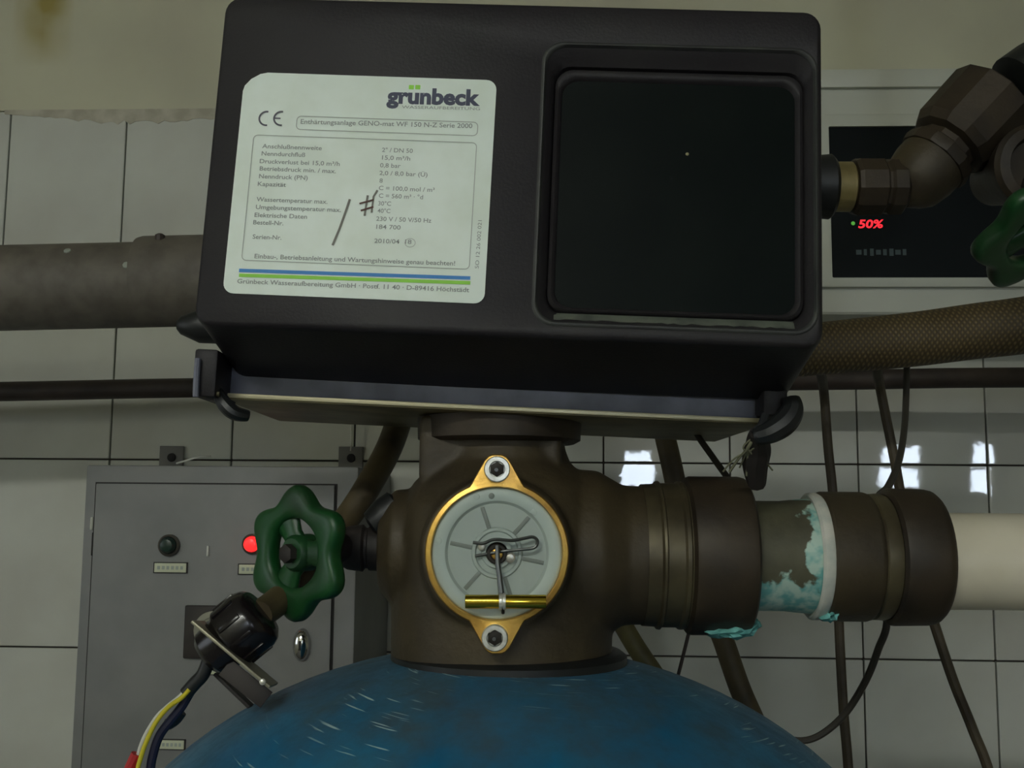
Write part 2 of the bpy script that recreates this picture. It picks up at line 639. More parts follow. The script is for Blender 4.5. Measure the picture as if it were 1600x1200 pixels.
# ================================================================ TANK
TX = P(785, 1040, 0.87).x
TY = 0.87
TZ = P(770, 1030, 0.80).z
TA, TH = 0.318, 0.22
m_tank = bpy.data.materials.new('blue_tank_paint')
m_tank.use_nodes = True
nt = m_tank.node_tree
b = nt.nodes['Principled BSDF']
b.inputs['Roughness'].default_value = 0.38
tc = nt.nodes.new('ShaderNodeTexCoord')


def nz(scale, detail=6, vec=None, rough=0.6):
    q = nt.nodes.new('ShaderNodeTexNoise')
    q.inputs['Scale'].default_value = scale
    q.inputs['Detail'].default_value = detail
    q.inputs['Roughness'].default_value = rough
    nt.links.new(vec or tc.outputs['Object'], q.inputs['Vector'])
    return q.outputs['Fac']


def ramp(f, lo, hi, ca=(0, 0, 0, 1), cb=(1, 1, 1, 1)):
    q = nt.nodes.new('ShaderNodeValToRGB')
    q.color_ramp.elements[0].position = lo
    q.color_ramp.elements[1].position = hi
    q.color_ramp.elements[0].color = ca
    q.color_ramp.elements[1].color = cb
    nt.links.new(f, q.inputs['Fac'])
    return q.outputs['Color']


def mixc(f, a, bcol):
    q = nt.nodes.new('ShaderNodeMix')
    q.data_type = 'RGBA'
    nt.links.new(f, q.inputs[0])
    for i, s in ((6, a), (7, bcol)):
        if isinstance(s, tuple):
            q.inputs[i].default_value = s
        else:
            nt.links.new(s, q.inputs[i])
    return q.outputs[2]


def mathn(o, a, b_):
    k = nt.nodes.new('ShaderNodeMath')
    k.operation = o
    for i, q in enumerate((a, b_)):
        if isinstance(q, (int, float)):
            k.inputs[i].default_value = q
        else:
            nt.links.new(q, k.inputs[i])
    return k.outputs[0]


blue = ramp(nz(9), 0.35, 0.7, srgb(16, 96, 136), srgb(36, 112, 146))
sep = nt.nodes.new('ShaderNodeSeparateXYZ')
nt.links.new(tc.outputs['Object'], sep.inputs[0])
zt = mathn('MULTIPLY_ADD', sep.outputs[2], 3.2)          # settled dirt: thick on the crown, patchy lower down
zt.node.inputs[2].default_value = 0.10
dirt = mathn('ADD', zt, mathn('MULTIPLY', nz(22, 8, rough=0.7), 0.95))
dirt_m = ramp(dirt, 0.30, 0.72)
col = mixc(mathn('MULTIPLY', dirt_m, 0.75), blue, srgb(74, 74, 58))
# long thin scratches that follow the turning direction of the dome
rad = nt.nodes.new('ShaderNodeVectorMath')
rad.operation = 'LENGTH'
fl = nt.nodes.new('ShaderNodeCombineXYZ')
nt.links.new(sep.outputs[0], fl.inputs[0])
nt.links.new(sep.outputs[1], fl.inputs[1])
nt.links.new(fl.outputs[0], rad.inputs[0])
ang = mathn('ARCTAN2', sep.outputs[0], mathn('MULTIPLY', sep.outputs[1], -1.0))
sv = nt.nodes.new('ShaderNodeCombineXYZ')
nt.links.new(mathn('MULTIPLY', mathn('ADD', rad.outputs[1], mathn('MULTIPLY', ang, -0.03)), 420.0), sv.inputs[0])
nt.links.new(mathn('MULTIPLY', ang, 3.2), sv.inputs[1])
scr = ramp(nz(1.0, 1.5, sv.outputs[0]), 0.645, 0.69)
patch = ramp(nz(7.0, 2), 0.48, 0.56)
col = mixc(mathn('MULTIPLY', mathn('MULTIPLY', scr, patch), 0.9), col, srgb(170, 196, 196))
nt.links.new(col, b.inputs['Base Color'])
nt.links.new(mathn('ADD', mathn('MULTIPLY', dirt_m, 0.4), 0.36), b.inputs['Roughness'])
bp = nt.nodes.new('ShaderNodeBump')
bp.inputs['Strength'].default_value = 0.25
bp.inputs['Distance'].default_value = 0.001
nt.links.new(nz(60, 6), bp.inputs['Height'])
nt.links.new(bp.outputs['Normal'], b.inputs['Normal'])

tank = thing('water_tank', 'blue scratched pressure tank standing under the brass valve', 'tank', Vector((TX, TY, 0)))
prof = [(0.0, 0.26), (0.0, 0.285), (0.04, 0.285), (0.06, TA - 0.01), (0.09, TA)]
zc = TZ - TH
prof.append((zc, TA))
for k in range(1, 25):
    a = PI / 2 * k / 24
    prof.append((zc + TH * math.sin(a), max(TA * math.cos(a), 0.0005)))
bm = bmesh.new()
lathe(bm, Vector((0, 0, -TZ)), ZUP, prof, 96)
tb = finish('tank_body', bm, m_tank, None, 40)
tb.parent = tank
tb.location = (0, 0, TZ)
bm = bmesh.new()                             # thick neck ring the valve is screwed onto
lathe(bm, Vector((TX + 0.005, TY, TZ - 0.014)), ZUP, [(0, 0.084), (0.0, 0.092), (0.009, 0.092), (0.012, 0.088), (0.013, 0.082)], 64)
finish('neck_ring', bm, m_rubber, tank)

# ================================================================ CONTROL UNIT
Y_F = 0.70
BL, BR = P(300, 508, Y_F + 0.007), P(1288, 545, Y_F - 0.007)
TLp, TRp = P(345, -4, 0.722), P(1277, 12, 0.708)
fr = Frame(BL, BR - BL, (TLp + TRp) / 2 - (BL + BR) / 2)
BW = (BR - BL).length
BH = ((TLp + TRp) / 2 - (BL + BR) / 2).dot(fr.v)
Y_S = 0.80
sa, sb = P(350, 588, Y_S), P(1194, 628, Y_S)             # upper edge of the rail under the housing


def loc(p):
    d = p - fr.o
    return d.dot(fr.u), d.dot(fr.v), d.dot(fr.n)


s_loc = loc((sa + sb) / 2)
slope = s_loc[1] / s_loc[2]                              # underside drops/rises towards the back
unit = thing('control_unit', 'black softener control box with white rating label and smoked window', 'control box',
             (BL + BR) / 2 + Vector((0, 0.1, -0.05)))
hu0, hv0 = fr.px(836, 502)
hu1, hv1 = fr.px(1275, 82)
gu0, gv0 = fr.px(868, 480)
gu1, gv1 = fr.px(1246, 130)


def fl_(loop, c):
    return [fr.at(a, b_, c) for a, b_ in loop]


bm = bmesh.new()
D = -0.24
K = 6


def chin(inset, c, r):
    return fl_(rrect(inset, slope * max(c, -0.1) + inset + max(0, -0.1 - c) * 0.25, BW - inset, BH - inset, r, K), c)


mg = 0.008
loops = [chin(0.012, D, 0.012), chin(0.003, D + 0.012, 0.014), chin(0.0, D + 0.03, 0.014), chin(0.0, -0.1, 0.012),
         fl_(rrect(0.0, -0.0003, BW, BH, 0.012, K), -0.006),
         fl_(rrect(0.0004, 0.0004, BW - 0.0004, BH - 0.0004, 0.012, K), -0.003),
         fl_(rrect(0.0014, 0.0014, BW - 0.0014, BH - 0.0014, 0.011, K), -0.0010),
         fl_(rrect(0.0034, 0.0034, BW - 0.0034, BH - 0.0034, 0.010, K), 0.0),
         fl_(rrect(hu0 - 0.003, hv0 - 0.003, min(hu1 + 0.002, BW - 0.0042), hv1 + 0.003, 0.015, K), 0.0),
         fl_(rrect(hu0, hv0, hu1 - 0.001, hv1, 0.014, K), -0.0012),
         fl_(rrect(hu0 + 0.004, hv0 + 0.006, hu1 - 0.004, hv1 - 0.006, 0.013, K), -0.0055),
         fl_(rrect(hu0 + 0.006, hv0 + 0.0075, hu1 - 0.006, hv1 - 0.011, 0.012, K), -0.0085),
         fl_(rrect(hu0 + 0.007, hv0 + 0.0082, hu1 - 0.007, hv1 - 0.012, 0.012, K), -0.013)]
loft(bm, loops, True, True)
finish('housing', bm, m_black, unit, 40)
# window: inner bead, dust on its sill, smoked pane
bm = bmesh.new()
o0 = rrect(hu0 + 0.0068, hv0 + 0.0082, hu1 - 0.0068, hv1 - 0.0125, 0.012, K)
loft(bm, [fl_(o0, -0.0125), fl_(rrect(hu0 + 0.0072, hv0 + 0.0088, hu1 - 0.0072, hv1 - 0.0135, 0.012, K), -0.0085),
          fl_(rrect(hu0 + 0.0092, hv0 + 0.0105, hu1 - 0.0092, hv1 - 0.0165, 0.0115, K), -0.0072),
          fl_(rrect(hu0 + 0.0112, hv0 + 0.0122, hu1 - 0.0112, hv1 - 0.0195, 0.011, K), -0.0085),
          fl_(rrect(hu0 + 0.0122, hv0 + 0.013, hu1 - 0.0122, hv1 - 0.021, 0.011, K), -0.0115)], False, False)
bead = finish('window_bead', bm, m_black, unit, 50)
bm = bmesh.new()
gl = rrect(hu0 + 0.011, hv0 + 0.012, hu1 - 0.011, hv1 - 0.0195, 0.010, K)
plate(bm, fr, gl, -0.0128, -0.0108)
pane = finish('window_pane', bm, m_glass_dark, unit, 30, label='dark smoked inspection window')
bm = bmesh.new()
du = fr.px(1077, 231)
ub, vb_ = basis(fr.n)
lathe(bm, fr.at(du[0], du[1], -0.0108), fr.n, [(0, 0.0012), (0.0004, 0.0011), (0.0007, 0.0005)], 8)
finish('paint_speck', bm, mat('pale_speck', srgb(150, 144, 104), 0.6), pane)
bm = bmesh.new()                             # dust lying on the lower sill
n = 40
prev = None
for i in range(n + 1):
    t = i / n
    a = hu0 + 0.012 + (hu1 - hu0 - 0.026) * t
    w = 0.0016 + 0.0014 * random.random()
    q = [bm.verts.new(fr.at(a, hv0 + 0.0045 - w, -0.0040 + w * 0.75)), bm.verts.new(fr.at(a, hv0 + 0.0062, -0.0050)),
         bm.verts.new(fr.at(a, hv0 + 0.0080, -0.0078))]
    if prev:
        bm.faces.new((prev[0], q[0], q[1], prev[1]))
        bm.faces.new((prev[1], q[1], q[2], prev[2]))
    prev = q
finish('dust_strip', bm, m_dust, unit, 60)
bm = bmesh.new()                             # low ridge around the window recess
rg = [rrect(hu0 - 0.0032, hv0 - 0.0032, hu1 + 0.0012, hv1 + 0.0032, 0.0155, K), rrect(hu0 - 0.0020, hv0 - 0.0020, hu1 + 0.0004, hv1 + 0.0020, 0.015, K),
      rrect(hu0 - 0.0006, hv0 - 0.0006, hu1 - 0.0006, hv1 + 0.0006, 0.0145, K), rrect(hu0 + 0.0006, hv0 + 0.0006, hu1 - 0.0018, hv1 - 0.0006, 0.014, K)]
loft(bm, [fl_(rg[0], -0.0004), fl_(rg[1], 0.0009), fl_(rg[2], 0.0009), fl_(rg[3], -0.0014)], False, False)
finish('window_rim', bm, mat('dusty_rim', srgb(52, 54, 50), 0.55, col2=srgb(40, 40, 40), scale=40), unit, 60)

# rail and metal plate under the housing
ru = (sb - sa).normalized()
rb = Vector((0, 1, 0))
rb = (rb - ru * rb.dot(ru)).normalized()
rz = ru.cross(rb)
if rz.z < 0:
    rz = -rz
ra = (sb - sa).length
pa, pb = P(350, 617, Y_S), P(1194, 655, Y_S)
rh = ((sa + sb) / 2 - (pa + pb) / 2).length
bm = bmesh.new()
box(bm, (sa + sb) / 2 - rz * (rh / 2 - 0.01) + rb * 0.07, ru, rb, rz, ra / 2, 0.07, rh / 2 + 0.01, 0.0015)
finish('base_rail', bm, m_base, unit)
bm = bmesh.new()
box(bm, (pa + pb) / 2 - rz * 0.0022 + rb * 0.095, ru, rb, rz, ra / 2, 0.1, 0.0018, 0.0006)
finish('mounting_plate', bm, m_plate, unit, label='thin worn metal plate under the rail')
bm = bmesh.new()  # highlight along the plate's front edge, put into a paler strip
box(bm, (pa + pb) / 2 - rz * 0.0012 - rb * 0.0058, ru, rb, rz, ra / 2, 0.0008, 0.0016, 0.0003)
finish('plate_edge_highlight', bm, mat('painted_edge_highlight', srgb(206, 198, 164), 0.35, 0.3), unit, label='pale strip with the metal edge highlight painted in')
# left latch: bracket plate, ridge and rubber hook
bm = bmesh.new()
q0, q1 = P(303, 545, 0.76), P(337, 620, 0.76)
box(bm, (q0 + q1) / 2 + rb * 0.03, ru, rb, rz, abs(q1.x - q0.x) / 2, 0.03, abs(q0.z - q1.z) / 2, 0.002)
finish('latch_bracket', bm, m_black, unit)
bm = bmesh.new()
tube(bm, [P(309, 560, 0.757), P(307, 590, 0.757), P(306, 620, 0.757)], 0.0022, 8)
finish('latch_ridge', bm, m_base, unit)
bm = bmesh.new()
tube(bm, [P(340, 612, 0.775), P(350, 630, 0.77), P(366, 645, 0.77), P(388, 650, 0.775)],
     lambda t: 0.004 + 0.0015 * math.sin(PI * t), 10)
finish('latch_hook', bm, m_rubber, unit)
bm = bmesh.new()
tube(bm, [P(317, 619, 0.765), P(330, 615, 0.765), P(343, 616, 0.765)], 0.0018, 8)
finish('latch_pin', bm, m_plate, unit)
# right latch: side plate, curved strap
bm = bmesh.new()
q0, q1 = P(1192, 600, 0.775), P(1232, 650, 0.775)
box(bm, (q0 + q1) / 2 + rb * 0.03, ru, rb, rz, abs(q1.x - q0.x) / 2, 0.03, abs(q0.z - q1.z) / 2, 0.003)
finish('latch_bracket', bm, m_black, unit)
bm = bmesh.new()
tube(bm, [P(1236, 622, 0.77), P(1238, 640, 0.768), P(1226, 660, 0.766), P(1204, 675, 0.766), P(1180, 682, 0.77)],
     lambda t: 0.006 + 0.003 * math.sin(PI * t), 10)
finish('latch_strap', bm, m_rubber, unit)
bm = bmesh.new()
tube(bm, [P(1196, 648, 0.772), P(1190, 664, 0.77), P(1178, 678, 0.77)], 0.003, 8)
finish('latch_hook', bm, m_rubber, unit)
for i in range(7):
    bm = bmesh.new()
    x1 = 1132 + i * 12 + random.uniform(-4, 4)
    tube(bm, [P(1182, 680, 0.775), P(1175 - i * 2 + random.uniform(-4, 4), 700, 0.78),
              P((x1 + 1170) / 2, 715, 0.79), P(x1, 736 + random.uniform(-8, 10), 0.80)], 0.0007 + 0.0004 * (i % 2), 5)
    finish('frayed_strand', bm, m_thread, unit)
bm = bmesh.new()
tube(bm, [P(1183, 676, 0.775), P(1184, 700, 0.79), P(1180, 726, 0.80), P(1183, 760, 0.81)],
     lambda t: 0.006 + 0.004 * math.sin(PI * t), 8)
finish('strap_tail', bm, m_iron, unit)

# ---------------------------------------------------------------- rating label
lb = Frame(fr.at(0, 0, 0), fr.u, fr.v)
# the sticker itself hangs a trace askew: lay it out between its four corners
cTL, cTR, cBR, cBL = fr.px(384, 112), fr.px(776, 127), fr.px(757, 474), fr.px(347, 459)
lu = Vector((cTR[0] - cTL[0] + cBR[0] - cBL[0], cTR[1] - cTL[1] + cBR[1] - cBL[1]))
lu3 = (fr.u * lu.x + fr.v * lu.y).normalized()
cen = ((cTL[0] + cTR[0] + cBR[0] + cBL[0]) / 4, (cTL[1] + cTR[1] + cBR[1] + cBL[1]) / 4)
LW = lu.length / 2
LH = (Vector((cTL[0] + cTR[0] - cBR[0] - cBL[0], cTL[1] + cTR[1] - cBR[1] - cBL[1])) / 2).length
fl3 = Frame(fr.at(*cen) - lu3 * 0, lu3, fr.v)
fl3.o = fr.at(*cen) - fl3.u * LW / 2 - fl3.v * LH / 2
r = 0.007
pts = rrect(0, 0, LW, LH, r, 6)
# the upper left corner is folded off further than the rest
pts = [p for p in pts if not (p[0] < 0.012 and p[1] > LH - 0.012)]
ins = [(0.016, LH), (0.011, LH - 0.0012), (0.005, LH - 0.005), (0.001, LH - 0.010), (0, LH - 0.014)]
k = max(i for i, p in enumerate(pts) if p[1] > LH - 0.001 and p[0] > 0.05)
pts = pts[:k + 1] + ins + pts[k + 1:]
bm = bmesh.new()
plate(bm, fl3, pts, 0.0, 0.0006)
lab = finish('rating_label', bm, m_label, unit, 30, label='white rating label with printed data')
E = 0.0008


def LP(x, y):
    return fl3.px(x, y)


def lab_text(s, x0, y0, x1, y1, cap, m, bold=0.0, name='text_line'):
    a, b_ = LP(x0, y0), LP(x1, y1)
    w = math.hypot(b_[0] - a[0], b_[1] - a[1])
    me = text_mesh(s, fl3, a[0], a[1], w, cap, E, bold, 0, math.atan2(b_[1] - a[1], b_[0] - a[0]))
    return link(name, me, m, lab, 0)


PXL = (LP(700, 300)[0] - LP(600, 300)[0]) / 100          # metres per photo pixel on the label
lab_text('grunbeck', 604, 161, 750, 165, 26 * PXL, m_ink, 0.045, 'logo_lettering')
for xx in (643, 653):
    bm = bmesh.new()
    a = LP(xx, 137)
    plate(bm, fl3, rrect(a[0] - 4 * PXL, a[1] - 3.6 * PXL, a[0] + 4 * PXL, a[1] + 3.6 * PXL, 0.0004, 2), 0.0006, E)
    finish('logo_dot', bm, m_ink_green, lab)
lab_text('WASSERAUFBEREITUNG', 628, 170, 750, 173, 5 * PXL, m_ink_grey)
# CE mark
for cx in (417, 440):
    bm = bmesh.new()
    c = LP(cx, 186)
    R = 11.5 * PXL
    ribbon(bm, fl3, [(c[0] + R * math.cos(math.radians(a)), c[1] + R * math.sin(math.radians(a))) for a in range(80, 281, 10)],
           2.8 * PXL, 0.0006)
    if cx == 440:
        ribbon(bm, fl3, [(c[0] - R, c[1]), (c[0] - 1 * PXL, c[1])], 2.4 * PXL, 0.0006)
    finish('conformity_mark', bm, m_ink_black, lab, 0)


def lab_frame(corners, w):
    bm = bmesh.new()
    a = LP(*corners[0])
    b_ = LP(*corners[1])
    lo = (min(a[0], b_[0]), min(a[1], b_[1]))
    hi = (max(a[0], b_[0]), max(a[1], b_[1]))
    lp = rrect(lo[0], lo[1], hi[0], hi[1], 0.003, 4)
    lp.append(lp[0])
    ribbon(bm, fl3, lp, w, 0.0005)
    return finish('printed_frame', bm, m_line, lab, 0)


lab_frame(((463, 203), (747, 192)), 1.3 * PXL)
lab_frame(((378, 407), (745, 224)), 1.2 * PXL)
lab_text('Enthärtungsanlage GENO-mat WF 150 N-Z Serie 2000', 470, 194, 738, 201, 8 * PXL, m_ink_grey, 0.01)
left = [('Anschlußnennweite', 410, 232, 503), ('Nenndurchfluß', 409, 243.5, 477), ('Druckverlust bei 15,0 m³/h', 406, 255.5, 531),
        ('Betriebsdruck min. / max.', 406, 267, 525), ('Nenndruck (PN)', 405, 279, 481), ('Kapazität', 403, 291, 447),
        ('Wassertemperatur max.', 401, 315, 512), ('Umgebungstemperatur max.', 400, 327, 533), ('Elektrische Daten', 398, 339.5, 480),
        ('Bestell-Nr.', 396, 351, 443), ('Serien-Nr.', 395, 373.5, 440)]
for s, x0, y0, x1 in left:
    lab_text(s, x0, y0, x1, y0 + (x1 - x0) * 0.036, 7.2 * PXL, m_ink_grey, 0.012)
right = [('2" / DN 50', 597, 238, 645), ('15,0 m³/h', 597, 250, 641), ('0,8 bar', 594, 262, 626), ('2,0 / 8,0 bar (Ü)', 593, 274, 668),
         ('8', 593, 286, 598), ('C = 100,0 mol / m³', 592, 297.5, 679), ('C = 560 m³ · °d', 592, 309.5, 661), ('30°C', 591, 321.5, 611),
         ('40°C', 590, 333, 610), ('230 V / 50 V/50 Hz', 588, 345.5, 674), ('184 700', 588, 358, 626), ('2010/04', 585, 380, 624),
         ('18', 633, 381.5, 643)]
for s, x0, y0, x1 in right:
    lab_text(s, x0, y0, x1, y0 + (x1 - x0) * 0.036, 7.2 * PXL, m_ink_grey, 0.008)
bm = bmesh.new()
c = LP(641, 380)
ribbon(bm, fl3, [(c[0] + 8 * PXL * math.cos(k * PI / 8), c[1] + 7 * PXL * math.sin(k * PI / 8)) for k in range(17)], 0.8 * PXL, 0.0005)
finish('stamp_ring', bm, m_line, lab, 0)
lab_text('Einbau-, Betriebsanleitung und Wartungshinweise genau beachten!', 398, 404, 711, 415.5, 7.4 * PXL, m_ink_grey, 0.012)
lab_text('Grünbeck Wasseraufbereitung GmbH · Postf. 11 40 · D-89416 Höchstädt', 371, 443, 733, 457, 7.4 * PXL, m_ink_grey, 0.012)
lab_text('SO 12 26 002 021', 748, 420, 753, 345, 6 * PXL, m_ink_grey, 0.0)
for (y0, y1, m) in ((423, 435, m_ink_blue), (430.5, 442.5, m_ink_green)):
    bm = bmesh.new()
    ribbon(bm, fl3, [LP(374, y0), LP(735, y1)], 5.6 * PXL, 0.0005)
    finish('printed_stripe', bm, m, lab, 0)
bm = bmesh.new()
ribbon(bm, fl3, [LP(547, 312), LP(541, 330), LP(531, 358), LP(520, 384)], 3.6 * PXL, 0.0006)
finish('pencil_stroke', bm, m_pencil, lab, 0)
for q, w, m in (([(562, 319), (584, 313)], 2.6, m_marker), ([(564, 330), (584, 324)], 3.0, m_marker),
                ([(575, 306), (570, 338)], 3.4, m_pencil), ([(590, 298), (584, 308), (581, 333)], 3.0, m_pencil)):
    bm = bmesh.new()
    ribbon(bm, fl3, [LP(*k_) for k_ in q], w * PXL, 0.00065 if m is m_pencil else 0.0008)
    finish('pen_stroke', bm, m, lab, 0)

# ================================================================ CONTROL VALVE (cast body under the unit)
YV = 0.87
AX = P(785, 865, YV)
k87 = YV / F
valve = thing('control_valve', 'tarnished brass control valve body with round front cover between box and tank', 'valve',
              Vector((AX.x, YV, TZ)))


def zpx(y, Y=YV, x=785):
    return P(x, y, Y).z


bm = bmesh.new()
base = Vector((AX.x, YV, 0))
ztop = (pa + pb).z / 2 - 0.004
zs = [(zpx(1046), 158), (zpx(1036), 162), (zpx(1030), 168), (zpx(930), 170), (zpx(830), 168), (zpx(790), 158), (zpx(755), 138),
      (zpx(722), 104), (zpx(700), 96), (zpx(640), 96)]
lathe(bm, base, ZUP, [(z_, r_ * k87) for z_, r_ in zs], 64)
# squared upper block left and right of the dome, carrying the unit
xa, xb = P(655, 700, YV).x, P(905, 700, YV).x
box(bm, Vector(((xa + P(880, 700, YV).x) / 2, YV + 0.01, zpx(705))), rt0, Vector((0, 1, 0)), ZUP,
    (P(880, 700, YV).x - xa) / 2 - 0.003, 0.05, 0.026, 0.004)
# right branch
lathe(bm, Vector((AX.x, YV, AX.z)), rt0, [(0, 0.07), (0.075, 0.066), (0.095, 0.0545), (0.12, 0.0535), (0.17, 0.0535)], 48)
# front boss
lathe(bm, Vector((P(776, 864, 0.80).x, YV, P(776, 864, 0.80).z)), Vector((0, -1, 0)), [(0, 0.056), (0.078, 0.056), (0.086, 0.053)], 48)
# left boss
lathe(bm, Vector((AX.x, YV, P(600, 856, YV).z)), Vector((-1, 0, 0)), [(0, 0.05), (0.085, 0.046), (0.096, 0.034)], 40)
body = finish('valve_body', bm, m_brass_dirty, valve, 180)
md = body.modifiers.new('fuse', 'REMESH')
md.mode = 'VOXEL'
md.voxel_size = 0.0022
md.use_smooth_shade = True
ms = body.modifiers.new('soften', 'SMOOTH')
ms.iterations = 6
ms.factor = 0.5
# flange between valve and unit
bm = bmesh.new()
lathe(bm, Vector(((xa + xb) / 2, YV, 0)), ZUP,
      [(zpx(693), 118 * k87), (zpx(688), 127 * k87), (zpx(664), 128 * k87), (zpx(655), 128 * k87), (ztop, 110 * k87)], 48)
finish('top_flange', bm, m_brass_dark, valve)
# foot ring
bm = bmesh.new()
lathe(bm, Vector((P(775, 1040, YV).x, YV, 0)), ZUP,
      [(zpx(1050), 150 * k87), (zpx(1050), 166 * k87), (zpx(1034), 168 * k87), (zpx(1030), 162 * k87)], 64)
finish('foot_ring', bm, m_brass_dark, valve)
# round cover
YC = 0.772
kc = YC / F
cc = P(776.5, 864, YC)
NF = Vector((0, -1, 0))
cf = Frame(cc, rt, ZUP)
N = 144


def convex_r(poly, a):
    """distance from origin to a convex polygon along angle a"""
    d = (math.cos(a), math.sin(a))
    best = 0
    m_ = len(poly)
    for i in range(m_):
        x1, y1 = poly[i]
        x2, y2 = poly[(i + 1) % m_]
        ex, ey = x2 - x1, y2 - y1
        den = d[0] * ey - d[1] * ex
        if abs(den) < 1e-12:
            continue
        t = (x1 * ey - y1 * ex) / den
        s = (x1 * d[1] - y1 * d[0]) / den
        if t > 0 and -1e-9 <= s <= 1 + 1e-9:
            best = max(best, t)
    return best


lug_top = [(-44, 0), (44, 0), (44, 100), (40, 106), (22, 138), (16, 148), (8, 152), (-8, 152), (-16, 148), (-22, 138), (-40, 106), (-44, 100)]
lug_bot = [(x, -y) for x, y in lug_top]


def cover_r(a, R):
    return max(R, convex_r(lug_top, a), convex_r(lug_bot, a))


def cov(R, c, ins=0.0, lug=True):
    out = []
    for i in range(N):
        a = 2 * PI * i / N
        q = ((cover_r(a, R) if lug else R) - ins) * kc
        out.append(cf.at(q * math.cos(a), q * math.sin(a), c))
    return out


bm = bmesh.new()
loft(bm, [cov(111, -0.012), cov(111, 0.003), cov(111, 0.0052, 2.2), cov(102.5, 0.006, 0, False), cov(101, 0.004, 0, False),
          cov(101, -0.012, 0, False)], False, False)
ring = finish('cover_ring', bm, m_gold, valve, 35, label='bright brass clamp ring with two bolt lugs')
for (x, y) in ((777, 734), (773.5, 994)):
    c = cf.px(x, y)
    bm = bmesh.new()
    lathe(bm, cf.at(c[0], c[1], 0.006), cf.n, [(0, 20 * kc), (0.0065, 20 * kc), (0.0075, 18.5 * kc), (0.0075, 12.5 * kc), (0.003, 11.5 * kc)], 28)
    bo = finish('bolt', bm, m_steel, ring, 40, label='hexagon socket bolt')
    bm = bmesh.new()
    lathe(bm, cf.at(c[0], c[1], 0.0085), cf.n, [(0, 11.8 * kc), (0.0026, 11.6 * kc), (0.003, 8 * kc)], 6)
    so = finish('bolt_socket', bm, m_socket, ring)
    bm = bmesh.new()
    lathe(bm, cf.at(c[0] - kc, c[1] - kc, 0.0112), cf.n, [(0, 4 * kc), (0.0012, 3 * kc)], 10)
    finish('bolt_core', bm, m_steel_dark, ring)
bm = bmesh.new()
lathe(bm, cf.at(0, 0, -0.01), cf.n, [(0, 101 * kc), (0.0105, 101 * kc), (0.012, 99 * kc), (0.0125, 96 * kc), (0.0125, 84 * kc),
                                      (0.0118, 80 * kc)], 96, False)
finish('disc_rim', bm, m_disc_rim, valve, 50)
bm = bmesh.new()
lathe(bm, cf.at(0, 0, -0.01), cf.n, [(0.0119, 81 * kc), (0.0098, 76 * kc), (0.0094, 40 * kc), (0.0112, 38 * kc), (0.0112, 34 * kc),
                                      (0.0098, 32 * kc), (0.0098, 24 * kc), (0.0125, 23 * kc), (0.0125, 17 * kc), (0.004, 16 * kc)], 96, False)
disc = finish('disc', bm, m_disc, valve, 40, label='grey plastic disc with six radial ribs')
for i in range(6):
    a = math.radians(-12 + 60 * i)
    bm = bmesh.new()
    d = cf.u * math.cos(a) + cf.v * math.sin(a)
    e = cf.n.cross(d)
    box(bm, cf.at(0, 0, -0.0004) + d * (55 * kc), d, e, cf.n, 19 * kc, 3.2 * kc, 0.0006, 0.0003)
    finish('rib', bm, m_disc_rib, disc)
for (x, y) in ((745, 776), (834, 800), (686, 845), (768, 775)):
    c = cf.px(x, y)
    bm = bmesh.new()
    lathe(bm, cf.at(c[0], c[1], 0.0022), cf.n, [(0, 5 * kc), (0.0006, 4.4 * kc), (0.0009, 2 * kc)], 14)
    finish('moulding_mark', bm, m_disc_rim if x != 768 else m_disc_rib, disc)
# hub shaft, screws, split pin, rod and brass cross bar
bm = bmesh.new()
lathe(bm, cf.at(0, -1 * kc, -0.007), cf.n, [(0, 15.8 * kc), (0.012, 15.8 * kc), (0.0125, 14.5 * kc), (0.0125, 10.5 * kc), (0.0085, 10 * kc)], 28)
finish('hub_shaft', bm, m_socket, valve)
bm = bmesh.new()
lathe(bm, cf.at(0, -1 * kc, 0.0), cf.n, [(0, 9.5 * kc), (0.003, 9 * kc), (0.0036, 6 * kc)], 18)
finish('shaft_core', bm, m_gold, valve)
for (x, y, rr_) in ((753, 854, 6.5), (797, 871, 8)):
    c = cf.px(x, y)
    bm = bmesh.new()
    lathe(bm, cf.at(c[0], c[1], 0.0), cf.n, [(0, rr_ * kc), (0.004, rr_ * kc), (0.0052, rr_ * 0.7 * kc), (0.0055, rr_ * 0.3 * kc)], 16)
    finish('screw_head', bm, m_steel, valve)


def CF(x, y, c):
    q = cf.px(x, y, c)
    return cf.at(q[0], q[1], c)


bm = bmesh.new()
tube(bm, [CF(739, 847.5, 0.007), CF(755, 849, 0.0075), CF(772, 843, 0.009), CF(800, 844.5, 0.0085), CF(820, 841, 0.0075),
          CF(832, 839, 0.007), CF(839.5, 844, 0.007), CF(838, 853, 0.007), CF(830, 857, 0.007), CF(812, 859, 0.007), CF(790, 861, 0.005),
          CF(770, 864, 0.004), CF(742, 869, 0.005)], 2.5 * kc, 8, 6)
finish('split_pin', bm, m_steel_dark, valve)
bm = bmesh.new()
tube(bm, [CF(777, 852, 0.009), CF(778, 880, 0.010), CF(781, 905, 0.011), CF(784, 932, 0.012)], lambda t: (3.4 + 1.4 * t) * kc, 10)
finish('pull_rod', bm, m_steel_dark, valve)
bm = bmesh.new()
b0, b1 = CF(727, 940, 0.013), CF(853, 940, 0.013)
ba = b1 - b0
lathe(bm, b0, ba, [(0.0015, 6 * kc), (0, 7 * kc), (0, 10 * kc), (0.0006, 10.4 * kc), (ba.length - 0.0006, 10.4 * kc), (ba.length, 10 * kc),
                   (ba.length, 7 * kc), (ba.length - 0.002, 6 * kc)], 24)
finish('cross_bar', bm, m_gold_tube, valve, label='bright brass cross bar')
bm = bmesh.new()
c_ = CF(785, 940, 0.013)
